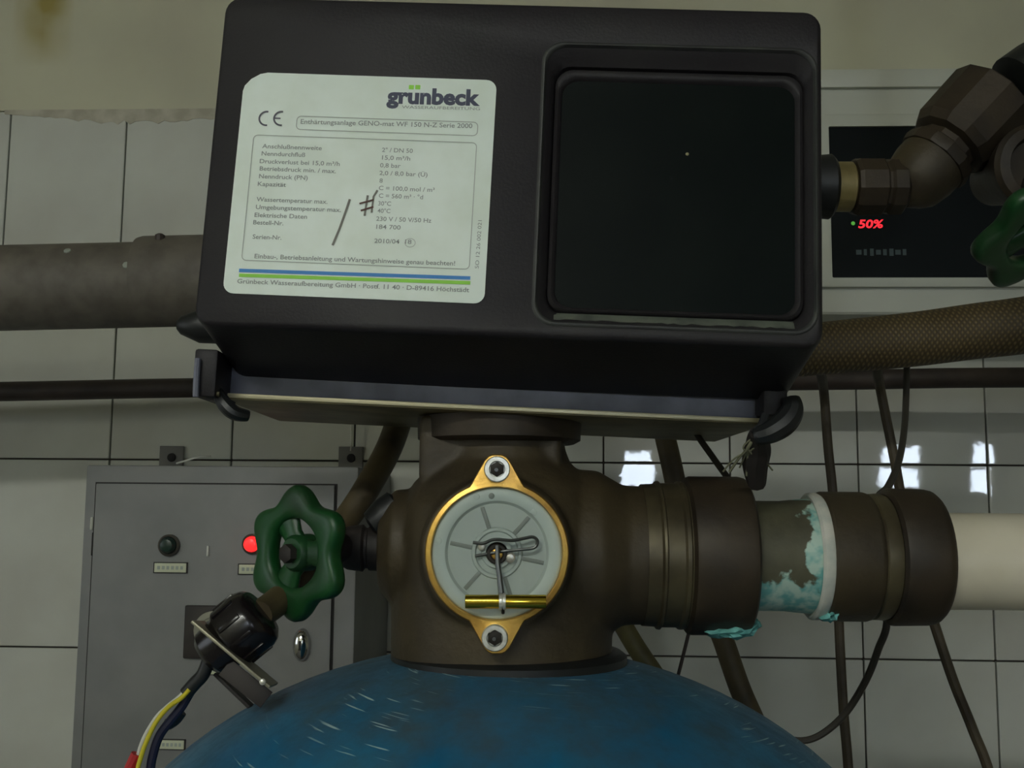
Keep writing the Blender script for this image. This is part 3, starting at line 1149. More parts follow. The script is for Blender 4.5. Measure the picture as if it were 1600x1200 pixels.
lathe(bm, c_ - ba.normalized() * 5 * kc, ba, [(0, 10 * kc), (0, 13 * kc), (4 * kc, 13 * kc), (5 * kc, 11.5 * kc), (6 * kc, 13 * kc), (10 * kc, 13 * kc), (10 * kc, 10 * kc)], 20)
finish('cross_bar_clip', bm, m_steel, valve)
bm = bmesh.new()
tube(bm, [CF(786, 948, 0.016), CF(786, 958, 0.012)], 2.6 * kc, 8, smooth=False)
finish('clip_tail', bm, m_socket, valve)

# ================================================================ UNION AND WHITE PIPE ON THE RIGHT
AZ = P(1200, 868, YV).z


def xat(x, rpx):                              # world X of a rim whose nearest point is seen at pixel x
    return P(x, 868, YV - rpx * k87).x


union = thing('pipe_union', 'tarnished brass pipe union with teal corrosion and white seal right of the valve', 'pipe fitting',
              Vector((xat(1190, 110), YV, AZ)))
PX0 = Vector((0, YV, AZ))
branch = [(1020, 105), (1040, 107), (1043, 113), (1046, 113), (1048, 112), (1075, 112), (1078, 114)]


def rev(name, pr, m, parent, seg=48, smooth=35, label=None):
    bm = bmesh.new()
    lathe(bm, PX0, rt0, [(xat(x, r_), r_ * k87) for x, r_ in pr], seg)
    return finish(name, bm, m, parent, smooth, label)


rev('branch_collar', [(1015, 90), (1015, 108), (1036, 109), (1040, 113), (1044, 113.5), (1046, 110), (1072, 110), (1076, 113), (1082, 113),
                      (1084, 111), (1088, 113), (1092, 113), (1094, 90)], m_brass_worn, union)
rev('union_nut', [(1080, 90), (1084, 110), (1092, 119), (1098, 121), (1180, 121), (1188, 119), (1191, 112), (1191, 80)], m_brass_dark, union,
    label='wide dark union nut')
# nipple with verdigris
m_nip = mat('corroded_nipple', srgb(92, 90, 70), 0.6, 0.1, col2=srgb(72, 70, 54), scale=25, bump=0.2, bscale=150)
nt2 = m_nip.node_tree
bb = nt2.nodes['Principled BSDF']
src = bb.inputs['Base Color'].links[0].from_socket
tc2 = nt2.nodes.new('ShaderNodeTexCoord')
sp2 = nt2.nodes.new('ShaderNodeSeparateXYZ')
nt2.links.new(tc2.outputs['Object'], sp2.inputs[0])
nn = nt2.nodes.new('ShaderNodeTexNoise')
nn.inputs['Scale'].default_value = 55
nn.inputs['Detail'].default_value = 6
nt2.links.new(tc2.outputs['Object'], nn.inputs['Vector'])


def m2(o, a, b_):
    k_ = nt2.nodes.new('ShaderNodeMath')
    k_.operation = o
    for i, q in enumerate((a, b_)):
        if isinstance(q, (int, float)):
            k_.inputs[i].default_value = q
        else:
            nt2.links.new(q, k_.inputs[i])
    return k_.outputs[0]


low = m2('MULTIPLY', m2('ADD', sp2.outputs[2], 0.011), -60.0)        # wet underside
rgt = m2('MULTIPLY', m2('SUBTRACT', sp2.outputs[0], xat(1262, 90) - xat(1190, 110)), 90.0)   # next to the seal
wgt = m2('ADD', m2('MAXIMUM', low, rgt), m2('MULTIPLY', m2('SUBTRACT', nn.outputs['Fac'], 0.5), 4.5))
rr2 = nt2.nodes.new('ShaderNodeValToRGB')
rr2.color_ramp.elements[0].position = 0.30
rr2.color_ramp.elements[1].position = 0.55
nt2.links.new(wgt, rr2.inputs['Fac'])
mx2 = nt2.nodes.new('ShaderNodeMix')
mx2.data_type = 'RGBA'
nt2.links.new(rr2.outputs['Color'], mx2.inputs[0])
nt2.links.new(src, mx2.inputs[6])
nc = nt2.nodes.new('ShaderNodeValToRGB')
nc.color_ramp.elements[0].color = srgb(112, 178, 174)
nc.color_ramp.elements[1].color = srgb(184, 210, 196)
nc.color_ramp.elements[0].position = 0.4
nc.color_ramp.elements[1].position = 0.6
n3 = nt2.nodes.new('ShaderNodeTexNoise')
n3.inputs['Scale'].default_value = 110
nt2.links.new(tc2.outputs['Object'], n3.inputs['Vector'])
nt2.links.new(n3.outputs['Fac'], nc.inputs['Fac'])
nt2.links.new(nc.outputs['Color'], mx2.inputs[7])
nt2.links.new(mx2.outputs[2], bb.inputs['Base Color'])
rev('nipple', [(1180, 80), (1181, 84), (1240, 84), (1262, 86), (1290, 88), (1290, 60)], m_nip, union,
    label='corroded nipple with teal verdigris')
rev('seal_ring', [(1286, 70), (1287, 93), (1292, 97), (1303, 97), (1308, 94), (1309, 70)], m_seal, union, label='white seal ring')
rev('coupling', [(1307, 70), (1307, 96), (1312, 99), (1380, 99), (1386, 97), (1388, 93), (1388, 70)], m_brass_dirty, union)
rev('clamp_band', [(1387, 70), (1387, 93), (1392, 96), (1408, 97), (1414, 95), (1416, 90), (1416, 70)], m_brass_worn, union)
rev('end_nut', [(1414, 70), (1415, 96), (1422, 103), (1428, 105), (1484, 104), (1493, 102), (1497, 97), (1497, 60)], m_brass_dark, union)
# wrench flats on nut: a few shallow lugs
bm = bmesh.new()
bmesh.ops.create_icosphere(bm, subdivisions=3, radius=1.0)
for v in bm.verts:
    q = v.co.copy()
    lump = 0.78 + 0.3 * math.sin(9 * q.x + 3 * q.y) * math.cos(7 * q.z + 2 * q.x) + 0.16 * random.random()
    v.co = Vector((q.x * 0.023 * (0.9 + 0.2 * lump), q.y * 0.026 * lump, q.z * 0.0075 * lump))
    v.co.z += 0.006 * (q.x ** 2) * (1 if q.x > 0 else 0.3)
bmesh.ops.translate(bm, verts=bm.verts, vec=Vector((P(1142, 985, YV - 0.02).x, YV - 0.012, P(1142, 985, YV - 0.02).z)))
finish('corrosion_crust', bm, m_verdigris, union, 60, label='crumbly teal corrosion crust')
bm = bmesh.new()
bmesh.ops.create_icosphere(bm, subdivisions=3, radius=1.0)
for v in bm.verts:
    q = v.co.copy()
    lump = 0.8 + 0.25 * math.sin(8 * q.x + 5 * q.y) * math.cos(6 * q.z) + 0.15 * random.random()
    v.co = Vector((q.x * 0.009 * lump, q.y * 0.02 * lump, q.z * 0.008 * lump))
bmesh.ops.translate(bm, verts=bm.verts, vec=Vector((P(1296, 962, YV - 0.02).x, YV - 0.012, P(1296, 957, YV - 0.02).z)))
finish('corrosion_crust', bm, m_verdigris, union, 60, label='crumbly teal corrosion crust')
bm = bmesh.new()
lathe(bm, PX0 + ZUP * (-6 * k87), rt0, [(xat(1480, 74), 60 * k87), (xat(1480, 74), 74 * k87), (3.35, 74 * k87), (3.35, 60 * k87)], 40)
wp = finish('plastic_pipe', bm, m_pvc, None)
tag(wp, 'white plastic pipe leaving the brass union on the right', 'pipe')

# ================================================================ GREEN HANDWHEEL VALVES
def sq(x):                                    # squares off a round section
    return math.copysign(abs(x) ** 0.62, x)


def lobed_wheel(bm, c, ax, R, rad_w, ax_w, lobes, amp, ph, seg=96, cs=16):
    u, v = basis(ax, ZUP)
    a = ax.normalized()
    loops = []
    for i in range(seg):
        t = 2 * PI * i / seg
        d = u * math.cos(t) + v * math.sin(t)
        ro = R + amp * math.cos(lobes * (t - ph))
        ri = R - rad_w * 2
        rm, hw = (ro + ri) / 2, (ro - ri) / 2
        loops.append([c + d * (rm + hw * sq(math.cos(2 * PI * (k_ + 0.5) / cs))) + a * (ax_w * sq(math.sin(2 * PI * (k_ + 0.5) / cs))) for k_ in range(cs)])
    return loft(bm, loops, close=True)


def handwheel(parent, c, ax, R, m, spokes=3, ph=0.0, lobes=6):
    bm = bmesh.new()
    lobed_wheel(bm, c, ax, R * 0.91, R * 0.20, R * 0.15, lobes, R * 0.10, 0.0)
    w = finish('handwheel', bm, m, parent, 60, label='green lobed handwheel')
    u, v = basis(ax, ZUP)
    a = ax.normalized()
    for k_ in range(spokes):
        t = ph + 2 * PI * k_ / spokes
        d = u * math.cos(t) + v * math.sin(t)
        e = a.cross(d)
        bm = bmesh.new()
        lp = []
        for (q, hw) in ((0.08, 0.24), (0.3, 0.18), (0.60, 0.28)):
            cp = c + d * (q * R) - a * (0.03 * R)
            lp.append([cp + e * (hw * R * math.cos(2 * PI * j / 12)) + a * (0.10 * R * math.sin(2 * PI * j / 12)) for j in range(12)])
        loft(bm, lp)
        finish('spoke', bm, m, w, 60)
    bm = bmesh.new()
    lathe(bm, c - a * (0.22 * R), a, [(0, 0.2 * R), (0, 0.28 * R), (0.3 * R, 0.27 * R), (0.36 * R, 0.22 * R), (0.36 * R, 0.13 * R)], 24)
    finish('hub', bm, m, w, 40)
    bm = bmesh.new()
    lathe(bm, c + a * (0.12 * R), a, [(0, 0.14 * R), (0.14 * R, 0.14 * R), (0.16 * R, 0.1 * R)], 6)
    finish('spindle_nut', bm, m_iron, w, 30)
    return w


HWc = P(466, 864, 0.825)
HWax = Vector((-0.60, -0.80, -0.02)).normalized()
gv = thing('shutoff_valve', 'valve with green lobed handwheel left of the brass body, before the grey cabinet', 'valve',
           P(575, 858, 0.87))
handwheel(gv, HWc, HWax, 104 * 0.825 / F, m_green, 3, math.radians(270))
bm = bmesh.new()
tube(bm, [HWc - HWax * 0.006, P(520, 856, 0.85), P(545, 856, 0.865), P(560, 856, 0.87)], 0.011, 16)
finish('spindle', bm, m_iron, gv)
bm = bmesh.new()
s0 = P(532, 856, YV)
lathe(bm, Vector((s0.x, YV, s0.z)), rt0, [(0, 0.008), (0.001, 0.014), (0.006, 0.017), (0.018, 0.0185), (0.020, 0.016), (0.022, 0.016), (0.023, 0.0175),
                                          (0.036, 0.018), (0.04, 0.024), (0.05, 0.034), (0.058, 0.036), (0.064, 0.036)], 32)
finish('bonnet', bm, m_iron, gv)
bm = bmesh.new()
s1 = P(617, 806, 0.855)
lathe(bm, s1 + Vector((-0.008, 0, 0)), Vector((0.8, 0.1, 0.6)), [(-0.014, 0.004), (-0.012, 0.011), (0.0, 0.014), (0.012, 0.014), (0.016, 0.006)], 20)
finish('packing_nut', bm, m_rubber, gv)

# upper right valve behind the box
YU = 0.93
ku = YU / F
uv_ = thing('stop_valve', 'dark stop valve with green handwheel at the upper right, before the black display', 'valve', P(1440, 290, YU))
A0 = P(1270, 292, YU)
A1 = P(1430, 292, YU)
ad = (A1 - A0).normalized()
bm = bmesh.new()
lathe(bm, A0, ad, [(0, 30 * ku), (0, 50 * ku), (26 * ku, 52 * ku), (32 * ku, 46 * ku), (32 * ku, 30 * ku)], 32)
finish('flange', bm, m_rubber, uv_)
bm = bmesh.new()
tube(bm, [A0 + ad * 0.004, A0 - ad * 0.03, A0 - ad * 0.06], 30 * ku, 20)
finish('inlet_stub', bm, m_iron, uv_)
bm = bmesh.new()
lathe(bm, A0, ad, [(31 * ku, 25 * ku), (31 * ku, 40 * ku), (60 * ku, 40 * ku), (63 * ku, 36 * ku), (63 * ku, 25 * ku)], 32)
finish('brass_sleeve', bm, mat('sleeve_brass', srgb(146, 132, 84), 0.45, 0.3, col2=srgb(112, 100, 64), scale=30), uv_)
bm = bmesh.new()
lathe(bm, A0, ad, [(62 * ku, 30 * ku), (64 * ku, 44 * ku), (70 * ku, 47 * ku), (108 * ku, 47 * ku), (112 * ku, 42 * ku), (116 * ku, 42 * ku),
                   (120 * ku, 46 * ku), (140 * ku, 46 * ku), (146 * ku, 38 * ku)], 10)
finish('hex_coupling', bm, m_brass_dark, uv_, 25)
# body turning up to the right
B0 = P(1415, 298, YU)
B1 = P(1600, 100, YU)
bd = (B1 - B0).normalized()
bm = bmesh.new()
lathe(bm, B0 + bd * 0, bd, [(-18 * ku, 20 * ku), (0, 40 * ku), (14 * ku, 50 * ku), (44 * ku, 56 * ku), (66 * ku, 56 * ku), (74 * ku, 48 * ku)], 32)
finish('elbow_body', bm, m_brass_dirty, uv_)
bm = bmesh.new()
lathe(bm, B0, bd, [(60 * ku, 40 * ku), (64 * ku, 60 * ku), (74 * ku, 62 * ku), (84 * ku, 60 * ku), (90 * ku, 50 * ku), (100 * ku, 50 * ku),
                   (104 * ku, 64 * ku), (118 * ku, 72 * ku), (210 * ku, 74 * ku), (220 * ku, 60 * ku)], 12)
finish('angled_body', bm, m_brass_dark, uv_, 25)
bm = bmesh.new()
lathe(bm, P(1600, 140, YU - 0.02), Vector((0.85, 0.0, 0.5)), [(-14 * ku, 40 * ku), (-12 * ku, 62 * ku), (30 * ku, 66 * ku), (60 * ku, 50 * ku)], 24)
finish('dark_cap', bm, m_rubber, uv_)
cp = P(1640, 118, YU - 0.02)
bm = bmesh.new()
tube(bm, [cp, P(1690, 85, YU - 0.02), P(1725, 20, YU - 0.01), Vector((P(1735, -100, YU).x, YU, 2.3)), Vector((P(1735, -100, YU).x, YU, HGT - 0.002))], 0.024, 20)
finish('riser_pipe', bm, m_pvc_dark, uv_)
Hc = P(1612, 300, YU - 0.05)
bm = bmesh.new()
lathe(bm, P(1610, 262, YU - 0.03), Vector((0.1, -1, -0.1)), [(-0.06, 40 * ku), (-0.02, 52 * ku), (0.0, 64 * ku), (0.006, 66 * ku), (0.010, 60 * ku), (0.012, 46 * ku), (0.006, 40 * ku)], 36)
finish('bonnet', bm, m_brass_dark, uv_)
H2 = P(1624, 362, YU - 0.07)
Hax = Vector((0.25, -0.55, -0.8)).normalized()
handwheel(uv_, H2, Hax, 104 * ku, m_green, 3, 0.3)
bm = bmesh.new()
tube(bm, [H2, P(1612, 262, YU - 0.02)], 0.011, 14, smooth=False)
finish('spindle', bm, m_iron, uv_)

# ================================================================ PRESSURE SWITCH, ITS PLATE AND WIRES
YP = 0.80
kp = YP / F
K0, K1 = P(408, 958, YP), P(322, 1028, YP)
kd = (K1 - K0).normalized()
psw = thing('pressure_switch', 'black round sensor plug with yellow and white wires below the handwheel', 'sensor', P(365, 990, YP))
bm = bmesh.new()
lathe(bm, K0, kd, [(-6 * kp, 20 * kp), (-3 * kp, 38 * kp), (4 * kp, 46 * kp), (14 * kp, 50 * kp), (58 * kp, 49 * kp), (62 * kp, 44 * kp), (66 * kp, 42 * kp),
                   (96 * kp, 38 * kp), (104 * kp, 30 * kp), (108 * kp, 14 * kp)], 32)
finish('sensor_body', bm, mat('gloss_black', srgb(24, 20, 22), 0.22), psw)
ku_, kv_ = basis(kd)
for i in range(10):
    a = 2 * PI * i / 10
    d = ku_ * math.cos(a) + kv_ * math.sin(a)
    bm = bmesh.new()
    box(bm, K0 + kd * (36 * kp) + d * (49.5 * kp), kd, d, kd.cross(d), 19 * kp, 2.5 * kp, 4 * kp, 0.0006)
    finish('grip_ridge', bm, MATS['gloss_black'], psw)
bm = bmesh.new()
tube(bm, [K1 - kd * 0.004, P(318, 1052, YP), P(304, 1068, YP), P(290, 1084, YP)], 10.5 * kp, 14)
finish('cable_sheath', bm, m_rubber, psw)
WIRES = [('yellow_lead', m_yellow, 3.6, [(296, 1077), (284, 1090), (262, 1106), (244, 1128), (230, 1156), (220, 1184), (213, 1220), (205, 1350), (215, 1550)]),
         ('white_lead', m_white_wire, 3.6, [(292, 1078), (277, 1092), (262, 1104), (244, 1122), (226, 1152), (216, 1180), (208, 1215), (198, 1350), (205, 1550)]),
         ('blue_lead', m_blue_wire, 7.0, [(297, 1082), (284, 1104), (268, 1124), (250, 1148), (240, 1176), (234, 1215), (226, 1350), (230, 1550)])]
for i, (nm, m, w, q) in enumerate(WIRES):
    bm = bmesh.new()
    tube(bm, [P(x, y, YP + 0.004 * i - 0.004) for x, y in q], w * kp, 10)
    finish(nm, bm, m, psw)
bm = bmesh.new()
tube(bm, [P(214, 1178, YP), P(202, 1204, YP), P(196, 1225, YP)], 9 * kp, 10)
finish('red_sleeve', bm, m_redins, psw)
bm = bmesh.new()
tube(bm, [P(283, 1112, YP + 0.01), P(274, 1124, YP + 0.01), P(262, 1132, YP + 0.01)], 9 * kp, 10)
finish('cable_knot', bm, m_rubber, psw)
# thin metal bracket plate seen almost edge on
e0, e1 = P(299, 971, YP - 0.03), P(421, 1074, YP - 0.03)
ed = (e1 - e0).normalized()
bk = Vector((0.02, 0.9, -0.17))
bk = (bk - ed * bk.dot(ed)).normalized()
en = ed.cross(bk)
bm = bmesh.new()
box(bm, (e0 + e1) / 2 + bk * 0.022, ed, bk, en, (e1 - e0).length / 2, 0.022, 0.0011, 0.0004)
finish('bracket_plate', bm, mat('bracket_steel', srgb(136, 132, 112), 0.4, 0.5), psw)
bm = bmesh.new()
lathe(bm, e1 - ed * 0.006 - bk * 0.0012, -bk, [(-0.002, 0.0022), (0.0005, 0.0022), (0.001, 0.0012)], 12)
finish('bracket_rivet', bm, m_steel, psw)
g0 = P(384, 1068, YP - 0.012)
gd = rt * 0.0 + (P(420, 1076, YP) - P(350, 1020, YP)).normalized()
gn = Vector((0.1, -1, 0.15))
gn = (gn - gd * gn.dot(gd)).normalized()
bm = bmesh.new()
box(bm, g0, gd, gn.cross(gd), gn, 40 * kp, 14 * kp, 0.001, 0.0004)
finish('bracket_tab', bm, m_iron, psw)
f0, f1 = P(338, 1052, YP + 0.02), P(392, 1104, YP + 0.02)
fd = (f1 - f0).normalized()
bm = bmesh.new()
box(bm, (f0 + f1) / 2, fd, bk, fd.cross(bk), (f1 - f0).length / 2, 0.01, 0.0012, 0.0004)
finish('bracket_arm', bm, m_iron, psw)

bm = bmesh.new()
tube(bm, [P(640, 600, 1.06), P(612, 690, 1.0), P(572, 765, 0.95), P(535, 820, 0.93), P(490, 880, 0.89), P(440, 934, 0.835), K0 + kd * 0.002],
     lambda t: 0.0125 - 0.002 * t, 16)
tag(finish('rubber_hose', bm, m_hose_brown), 'brown rubber hose slanting from under the box to the black sensor plug', 'hose')

# ================================================================ PIPES BEHIND THE BOX
YB = 1.30
kb = YB / F
bm = bmesh.new()
p0, p1 = P(-420, 460, YB), P(520, 438, YB)
pdir = (p1 - p0).normalized()
pl = p0 - pdir * ((p0.x + 2.28) / pdir.x)
pw = Vector((p1.x + 0.16, 1.72, p1.z))
tube(bm, [pl, p0, p1 - pdir * 0.12, p1, p1 + pdir * 0.09 + Vector((0, 0.03, 0)), pw - Vector((0.005, 0.2, 0)), pw], 68 * kb, 40)
bp_ = finish('drain_pipe', bm, m_pvc_dark)
big = thing('waste_pipe', 'thick dark grey pipe running left from behind the control box', 'pipe', (p0 + p1) / 2)
bp_.name = 'pipe_run'
bp_.parent = big
bp_.data.transform(Matrix.Translation(-big.location))
q0 = P(222, 440, YB)
dd = (p1 - p0).normalized()
bm = bmesh.new()
lathe(bm, q0, dd, [(0, 66 * kb), (0, 70 * kb), (0.006, 72 * kb), (0.12, 72 * kb), (0.122, 66 * kb)], 40)
finish('pipe_socket', bm, m_pvc_dark, big)
bm = bmesh.new()
c = P(250, 369, YB - 0.03)
lathe(bm, c, ZUP, [(-0.006, 0.006), (0.001, 0.006), (0.003, 0.003)], 10)
finish('socket_nub', bm, m_pipe_brown, big)
bm = bmesh.new()
lathe(bm, P(276, 508, 1.06), Vector((1, 0.2, 0)), [(0, 0.004), (0.004, 0.009), (0.022, 0.017), (0.06, 0.017), (0.062, 0.01)], 28)
finish('pipe_end_nut', bm, m_rubber, big)
for k_, (x, y) in enumerate(((99, 388), (197, 414), (248, 380), (281, 378))):
    bm = bmesh.new()
    p = hit(x, y, P(x, 455, YB - 66 * kb), Vector((0, 1, 0)))
    zr = (p.z - P(x, 450, YB).z)
    R_ = 68.5 * kb if x < 222 else 72.5 * kb
    cz = (p0 + dd * ((p - p0).dot(dd))).z
    dz = max(min((p.z - cz) / R_, 0.95), -0.95)
    sp = Vector((p.x, YB - R_ * math.sqrt(1 - dz * dz), cz + dz * R_))
    nn_ = Vector((0, -math.sqrt(1 - dz * dz), dz))
    lathe(bm, sp, nn_, [(-0.001, 0.0045), (0.0006, 0.004), (0.001, 0.002)], 8)
    finish('paint_spot', bm, mat('paint_spot', srgb(150, 156, 144), 0.7), big)

bm = bmesh.new()
tube(bm, [Vector((-2.28, 1.62, P(-300, 614, 1.60).z)), P(-300, 614, 1.60), P(300, 606, 1.60), P(800, 600, 1.585), P(1290, 594, 1.57), P(1900, 590, 1.53), Vector((3.3, 1.45, P(1900, 590, 1.53).z))], 15.5 * 1.6 / F, 20, smooth=True)
tag(finish('thin_pipe', bm, m_pipe_brown), 'thin dark brown pipe running level across the tiled wall', 'pipe')

# braided hose on the right
m_braid = mat('braided_hose', srgb(92, 80, 48), 0.6)
nt3 = m_braid.node_tree
b3 = nt3.nodes['Principled BSDF']
tc3 = nt3.nodes.new('ShaderNodeTexCoord')
mx = []
for sgn in (1, -1):
    mp3 = nt3.nodes.new('ShaderNodeMapping')
    mp3.inputs['Rotation'].default_value = (0, math.radians(38 * sgn), 0)
    nt3.links.new(tc3.outputs['Object'], mp3.inputs['Vector'])
    wv = nt3.nodes.new('ShaderNodeTexWave')
    wv.inputs['Scale'].default_value = 75
    nt3.links.new(mp3.outputs['Vector'], wv.inputs['Vector'])
    mx.append(wv.outputs['Fac'])
mm = nt3.nodes.new('ShaderNodeMath')
mm.operation = 'MULTIPLY'
nt3.links.new(mx[0], mm.inputs[0])
nt3.links.new(mx[1], mm.inputs[1])
rp = nt3.nodes.new('ShaderNodeValToRGB')
rp.color_ramp.elements[0].color = srgb(70, 58, 36)
rp.color_ramp.elements[1].color = srgb(118, 102, 64)
nt3.links.new(mm.outputs[0], rp.inputs['Fac'])
nt3.links.new(rp.outputs['Color'], b3.inputs['Base Color'])
bmp = nt3.nodes.new('ShaderNodeBump')
bmp.inputs['Strength'].default_value = 0.6
bmp.inputs['Distance'].default_value = 0.001
nt3.links.new(mm.outputs[0], bmp.inputs['Height'])
nt3.links.new(bmp.outputs['Normal'], b3.inputs['Normal'])
bm = bmesh.new()
tube(bm, [P(845, 540, 1.72), P(850, 540, 1.45), P(880, 545, 1.20), P(990, 550, 1.07), P(1130, 552, 1.06), P(1240, 548, 1.06), P(1330, 540, 1.06), P(1430, 530, 1.06), P(1520, 518, 1.06), P(1620, 505, 1.05), P(1800, 470, 1.03), P(2300, 440, 1.00), Vector((3.3, 0.98, P(2300, 440, 1.0).z))],
     lambda t: (36 + 10 * min(1, t * 1.25)) * 1.06 / F, 32)
tag(finish('braided_hose', bm, m_braid), 'thick olive braided hose running right from under the display', 'hose')

# ================================================================ LOOSE TUBES AND CABLES ON THE RIGHT
def cable(name, pts, Y, wpx_, m, label, cat='cable', seg=10):
    bm = bmesh.new()
    q = []
    for p in pts:
        q.append(P(p[0], p[1], p[2] if len(p) > 2 else Y))
    tube(bm, q, wpx_ / 2 * Y / F, seg)
    return tag(finish(name, bm, m), label, cat)


cable('brown_tube', [(1006, 556, 1.09), (1022, 600, 1.14), (1036, 668), (1048, 720), (1066, 800), (1100, 920), (1130, 1000), (1156, 1075), (1184, 1140), (1215, 1225), (1270, 1420), (1320, 1750)], 1.18, 33,
      m_hose_brown, 'brown tube hanging behind the wide union nut', 'tube', 16)
cable('olive_tube', [(930, 880), (960, 950), (990, 1005), (1024, 1056), (1060, 1110)], 1.10, 30, m_hose_olive,
      'olive tube between valve body and tank shoulder', 'tube', 16)
cable('thin_cable', [(1066, 636, 0.93), (1090, 680, 0.925), (1112, 712, 0.915), (1138, 748, 0.90)], 0.92, 10, m_cable,
      'short black cable slanting down to the union nut top')
cable('dangling_cord', [(1090, 930), (1077, 985), (1068, 1022), (1058, 1062), (1050, 1100)], 1.12, 5.5, m_pipe_brown,
      'thin dark cord hanging between olive tube and brown tube')
cable('hanging_cable', [(1280, 545, 1.10), (1283, 580, 1.2), (1288, 620), (1294, 700), (1302, 780), (1308, 900), (1312, 1000), (1318, 1110), (1327, 1230), (1336, 1500), (1340, 2100)], 1.28, 15,
      m_cable_brown, 'straight brown cable hanging just right of the white seal')
cable('bent_cable', [(1364, 536, 1.1), (1370, 575, 1.17), (1376, 610), (1388, 670), (1398, 720), (1408, 775, 1.2), (1430, 880, 1.18), (1460, 975, 1.18), (1490, 1065, 1.18),
                     (1520, 1140, 1.18), (1552, 1230, 1.18), (1610, 1480, 1.18), (1640, 1950, 1.18)], 1.22, 15, m_cable_brown, 'brown cable slanting down to the lower right corner')
cable('looped_cable', [(1418, 530, 1.08), (1416, 610, 1.12), (1413, 670, 1.08), (1404, 722, 1.02), (1388, 760, 0.99), (1370, 784, 0.985), (1372, 860, 1.0), (1386, 965, 1.0),
                       (1372, 1015, 1.02), (1352, 1065, 1.04), (1318, 1118, 1.06), (1275, 1152, 1.07), (1235, 1156, 1.07), (1185, 1138, 1.05)],
      1.04, 11, m_cable, 'thin black cable passing the coupling and looping back to the tank')

# ================================================================ ELECTRICAL CABINET
CO = 0.285                                    # how far its front stands off the wall
cabs0, _ = wpx(135, 730, CO)
cabs1, _ = wpx(556, 900, CO)
cabz1 = wpx(330, 728, CO)[1]
cabz0 = cabz1 - 0.62
cf_fr = Frame(W(0, CO, 0), WX, ZUP)
cab = thing('electrical_cabinet', 'grey wall cabinet with red indicator lamp, behind the green handwheel', 'cabinet',
            W((cabs0 + cabs1) / 2, 0, cabz0))
bm = bmesh.new()
box(bm, W((cabs0 + cabs1) / 2, (CO + 0.004) / 2, (cabz0 + cabz1) / 2), WX, WN, ZUP, (cabs1 - cabs0) / 2, (CO - 0.004) / 2, (cabz1 - cabz0) / 2, 0.003)
finish('cabinet_body', bm, m_cabinet, cab)


def CP(x, y):
    return wpx(x, y, CO)


d0, d1 = CP(153, 757), CP(524, 757)
ds0, ds1, dz1 = d0[0], d1[0], (d0[1] + d1[1]) / 2
dz0 = cabz0 + 0.03
bm = bmesh.new()
box(bm, W((ds0 + ds1) / 2, CO + 0.0003, (dz0 + dz1) / 2), WX, WN, ZUP, (ds1 - ds0) / 2 + 0.003, 0.0006, (dz1 - dz0) / 2 + 0.002)
finish('door_gap', bm, m_gap, cab, 0)
bm = bmesh.new()
box(bm, W((ds0 + ds1) / 2, CO + 0.003, (dz0 + dz1) / 2), WX, WN, ZUP, (ds1 - ds0) / 2, 0.003, (dz1 - dz0) / 2, 0.001)
finish('cabinet_door', bm, m_cabinet, cab)
DF = CO + 0.006


def DP(x, y, c=0.0):
    s, z_ = wpx(x, y, DF + c)
    return W(s, DF + c, z_)


kcab = 1.46 / F
for x, y, rr_, m, e in ((265, 852, 14, m_lamp_off, 0), (395, 850, 13, m_red, 0), (533, 852, 14, m_lamp_off, 0)):
    il = None
    bm = bmesh.new()
    lathe(bm, DP(x, y), WN, [(0, (rr_ + 3) * kcab), (0.004, (rr_ + 3) * kcab), (0.006, rr_ * kcab), (0.004, (rr_ - 2) * kcab)], 24)
    bz = finish('lamp_bezel', bm, m_bezel, cab)
    bm = bmesh.new()
    lathe(bm, DP(x, y) + WN * 0.003, WN, [(0, (rr_ - 1) * kcab), (0.006, (rr_ - 1.5) * kcab), (0.010, (rr_ - 5) * kcab), (0.011, 3 * kcab)], 24)
    finish('lamp_lens', bm, m, bz)
for (x, y, w_, h_) in ((267, 887, 25, 7), (399, 889.5, 25, 7), (266, 1163, 22, 6.5), (338, 1046, 20, 7)):
    bm = bmesh.new()
    c = DP(x, y)
    box(bm, c + WN * 0.0008, WX, WN, ZUP, (w_ + 2) * kcab, 0.0008, (h_ + 1.5) * kcab)
    ph_ = finish('plate_holder', bm, m_gap, cab, 0)
    bm = bmesh.new()
    box(bm, c + WN * 0.0016, WX, WN, ZUP, w_ * kcab, 0.0012, h_ * kcab, 0.0004)
    np_ = finish('name_plate', bm, m_plate_paper, ph_)
    for i in range(6):
        bm = bmesh.new()
        box(bm, c + WN * 0.0029 + WX * ((i - 2.5) * w_ * 0.29 * kcab), WX, WN, ZUP, w_ * 0.085 * kcab, 0.0002, h_ * 0.38 * kcab)
        finish('print_mark', bm, m_line, ph_, 0)
bm = bmesh.new()
box(bm, DP(325, 861) + WN * 0.001, WX, WN, ZUP, 1.6 * kcab, 0.001, 8 * kcab, 0.0003)
finish('paint_chip', bm, m_white_wire, cab)
# rotary main switch behind the sensor plug
bm = bmesh.new()
box(bm, DP(330, 987) + WN * 0.004, WX, WN, ZUP, 40 * kcab, 0.004, 40 * kcab, 0.002)
rs = finish('rotary_switch_plate', bm, m_iron, cab)
bm = bmesh.new()
lathe(bm, DP(332, 985, 0.008), WN, [(0, 29 * kcab), (0.001, 29 * kcab), (0.0015, 28 * kcab), (0.0015, 20 * kcab), (0.0005, 19 * kcab)], 32)
finish('switch_dial', bm, mat('dial_grey', srgb(140, 138, 120), 0.5), rs)
bm = bmesh.new()
lathe(bm, DP(332, 985, 0.008), WN, [(0, 16 * kcab), (0.014, 14 * kcab), (0.016, 11 * kcab)], 24)
finish('switch_knob', bm, m_rubber, rs)
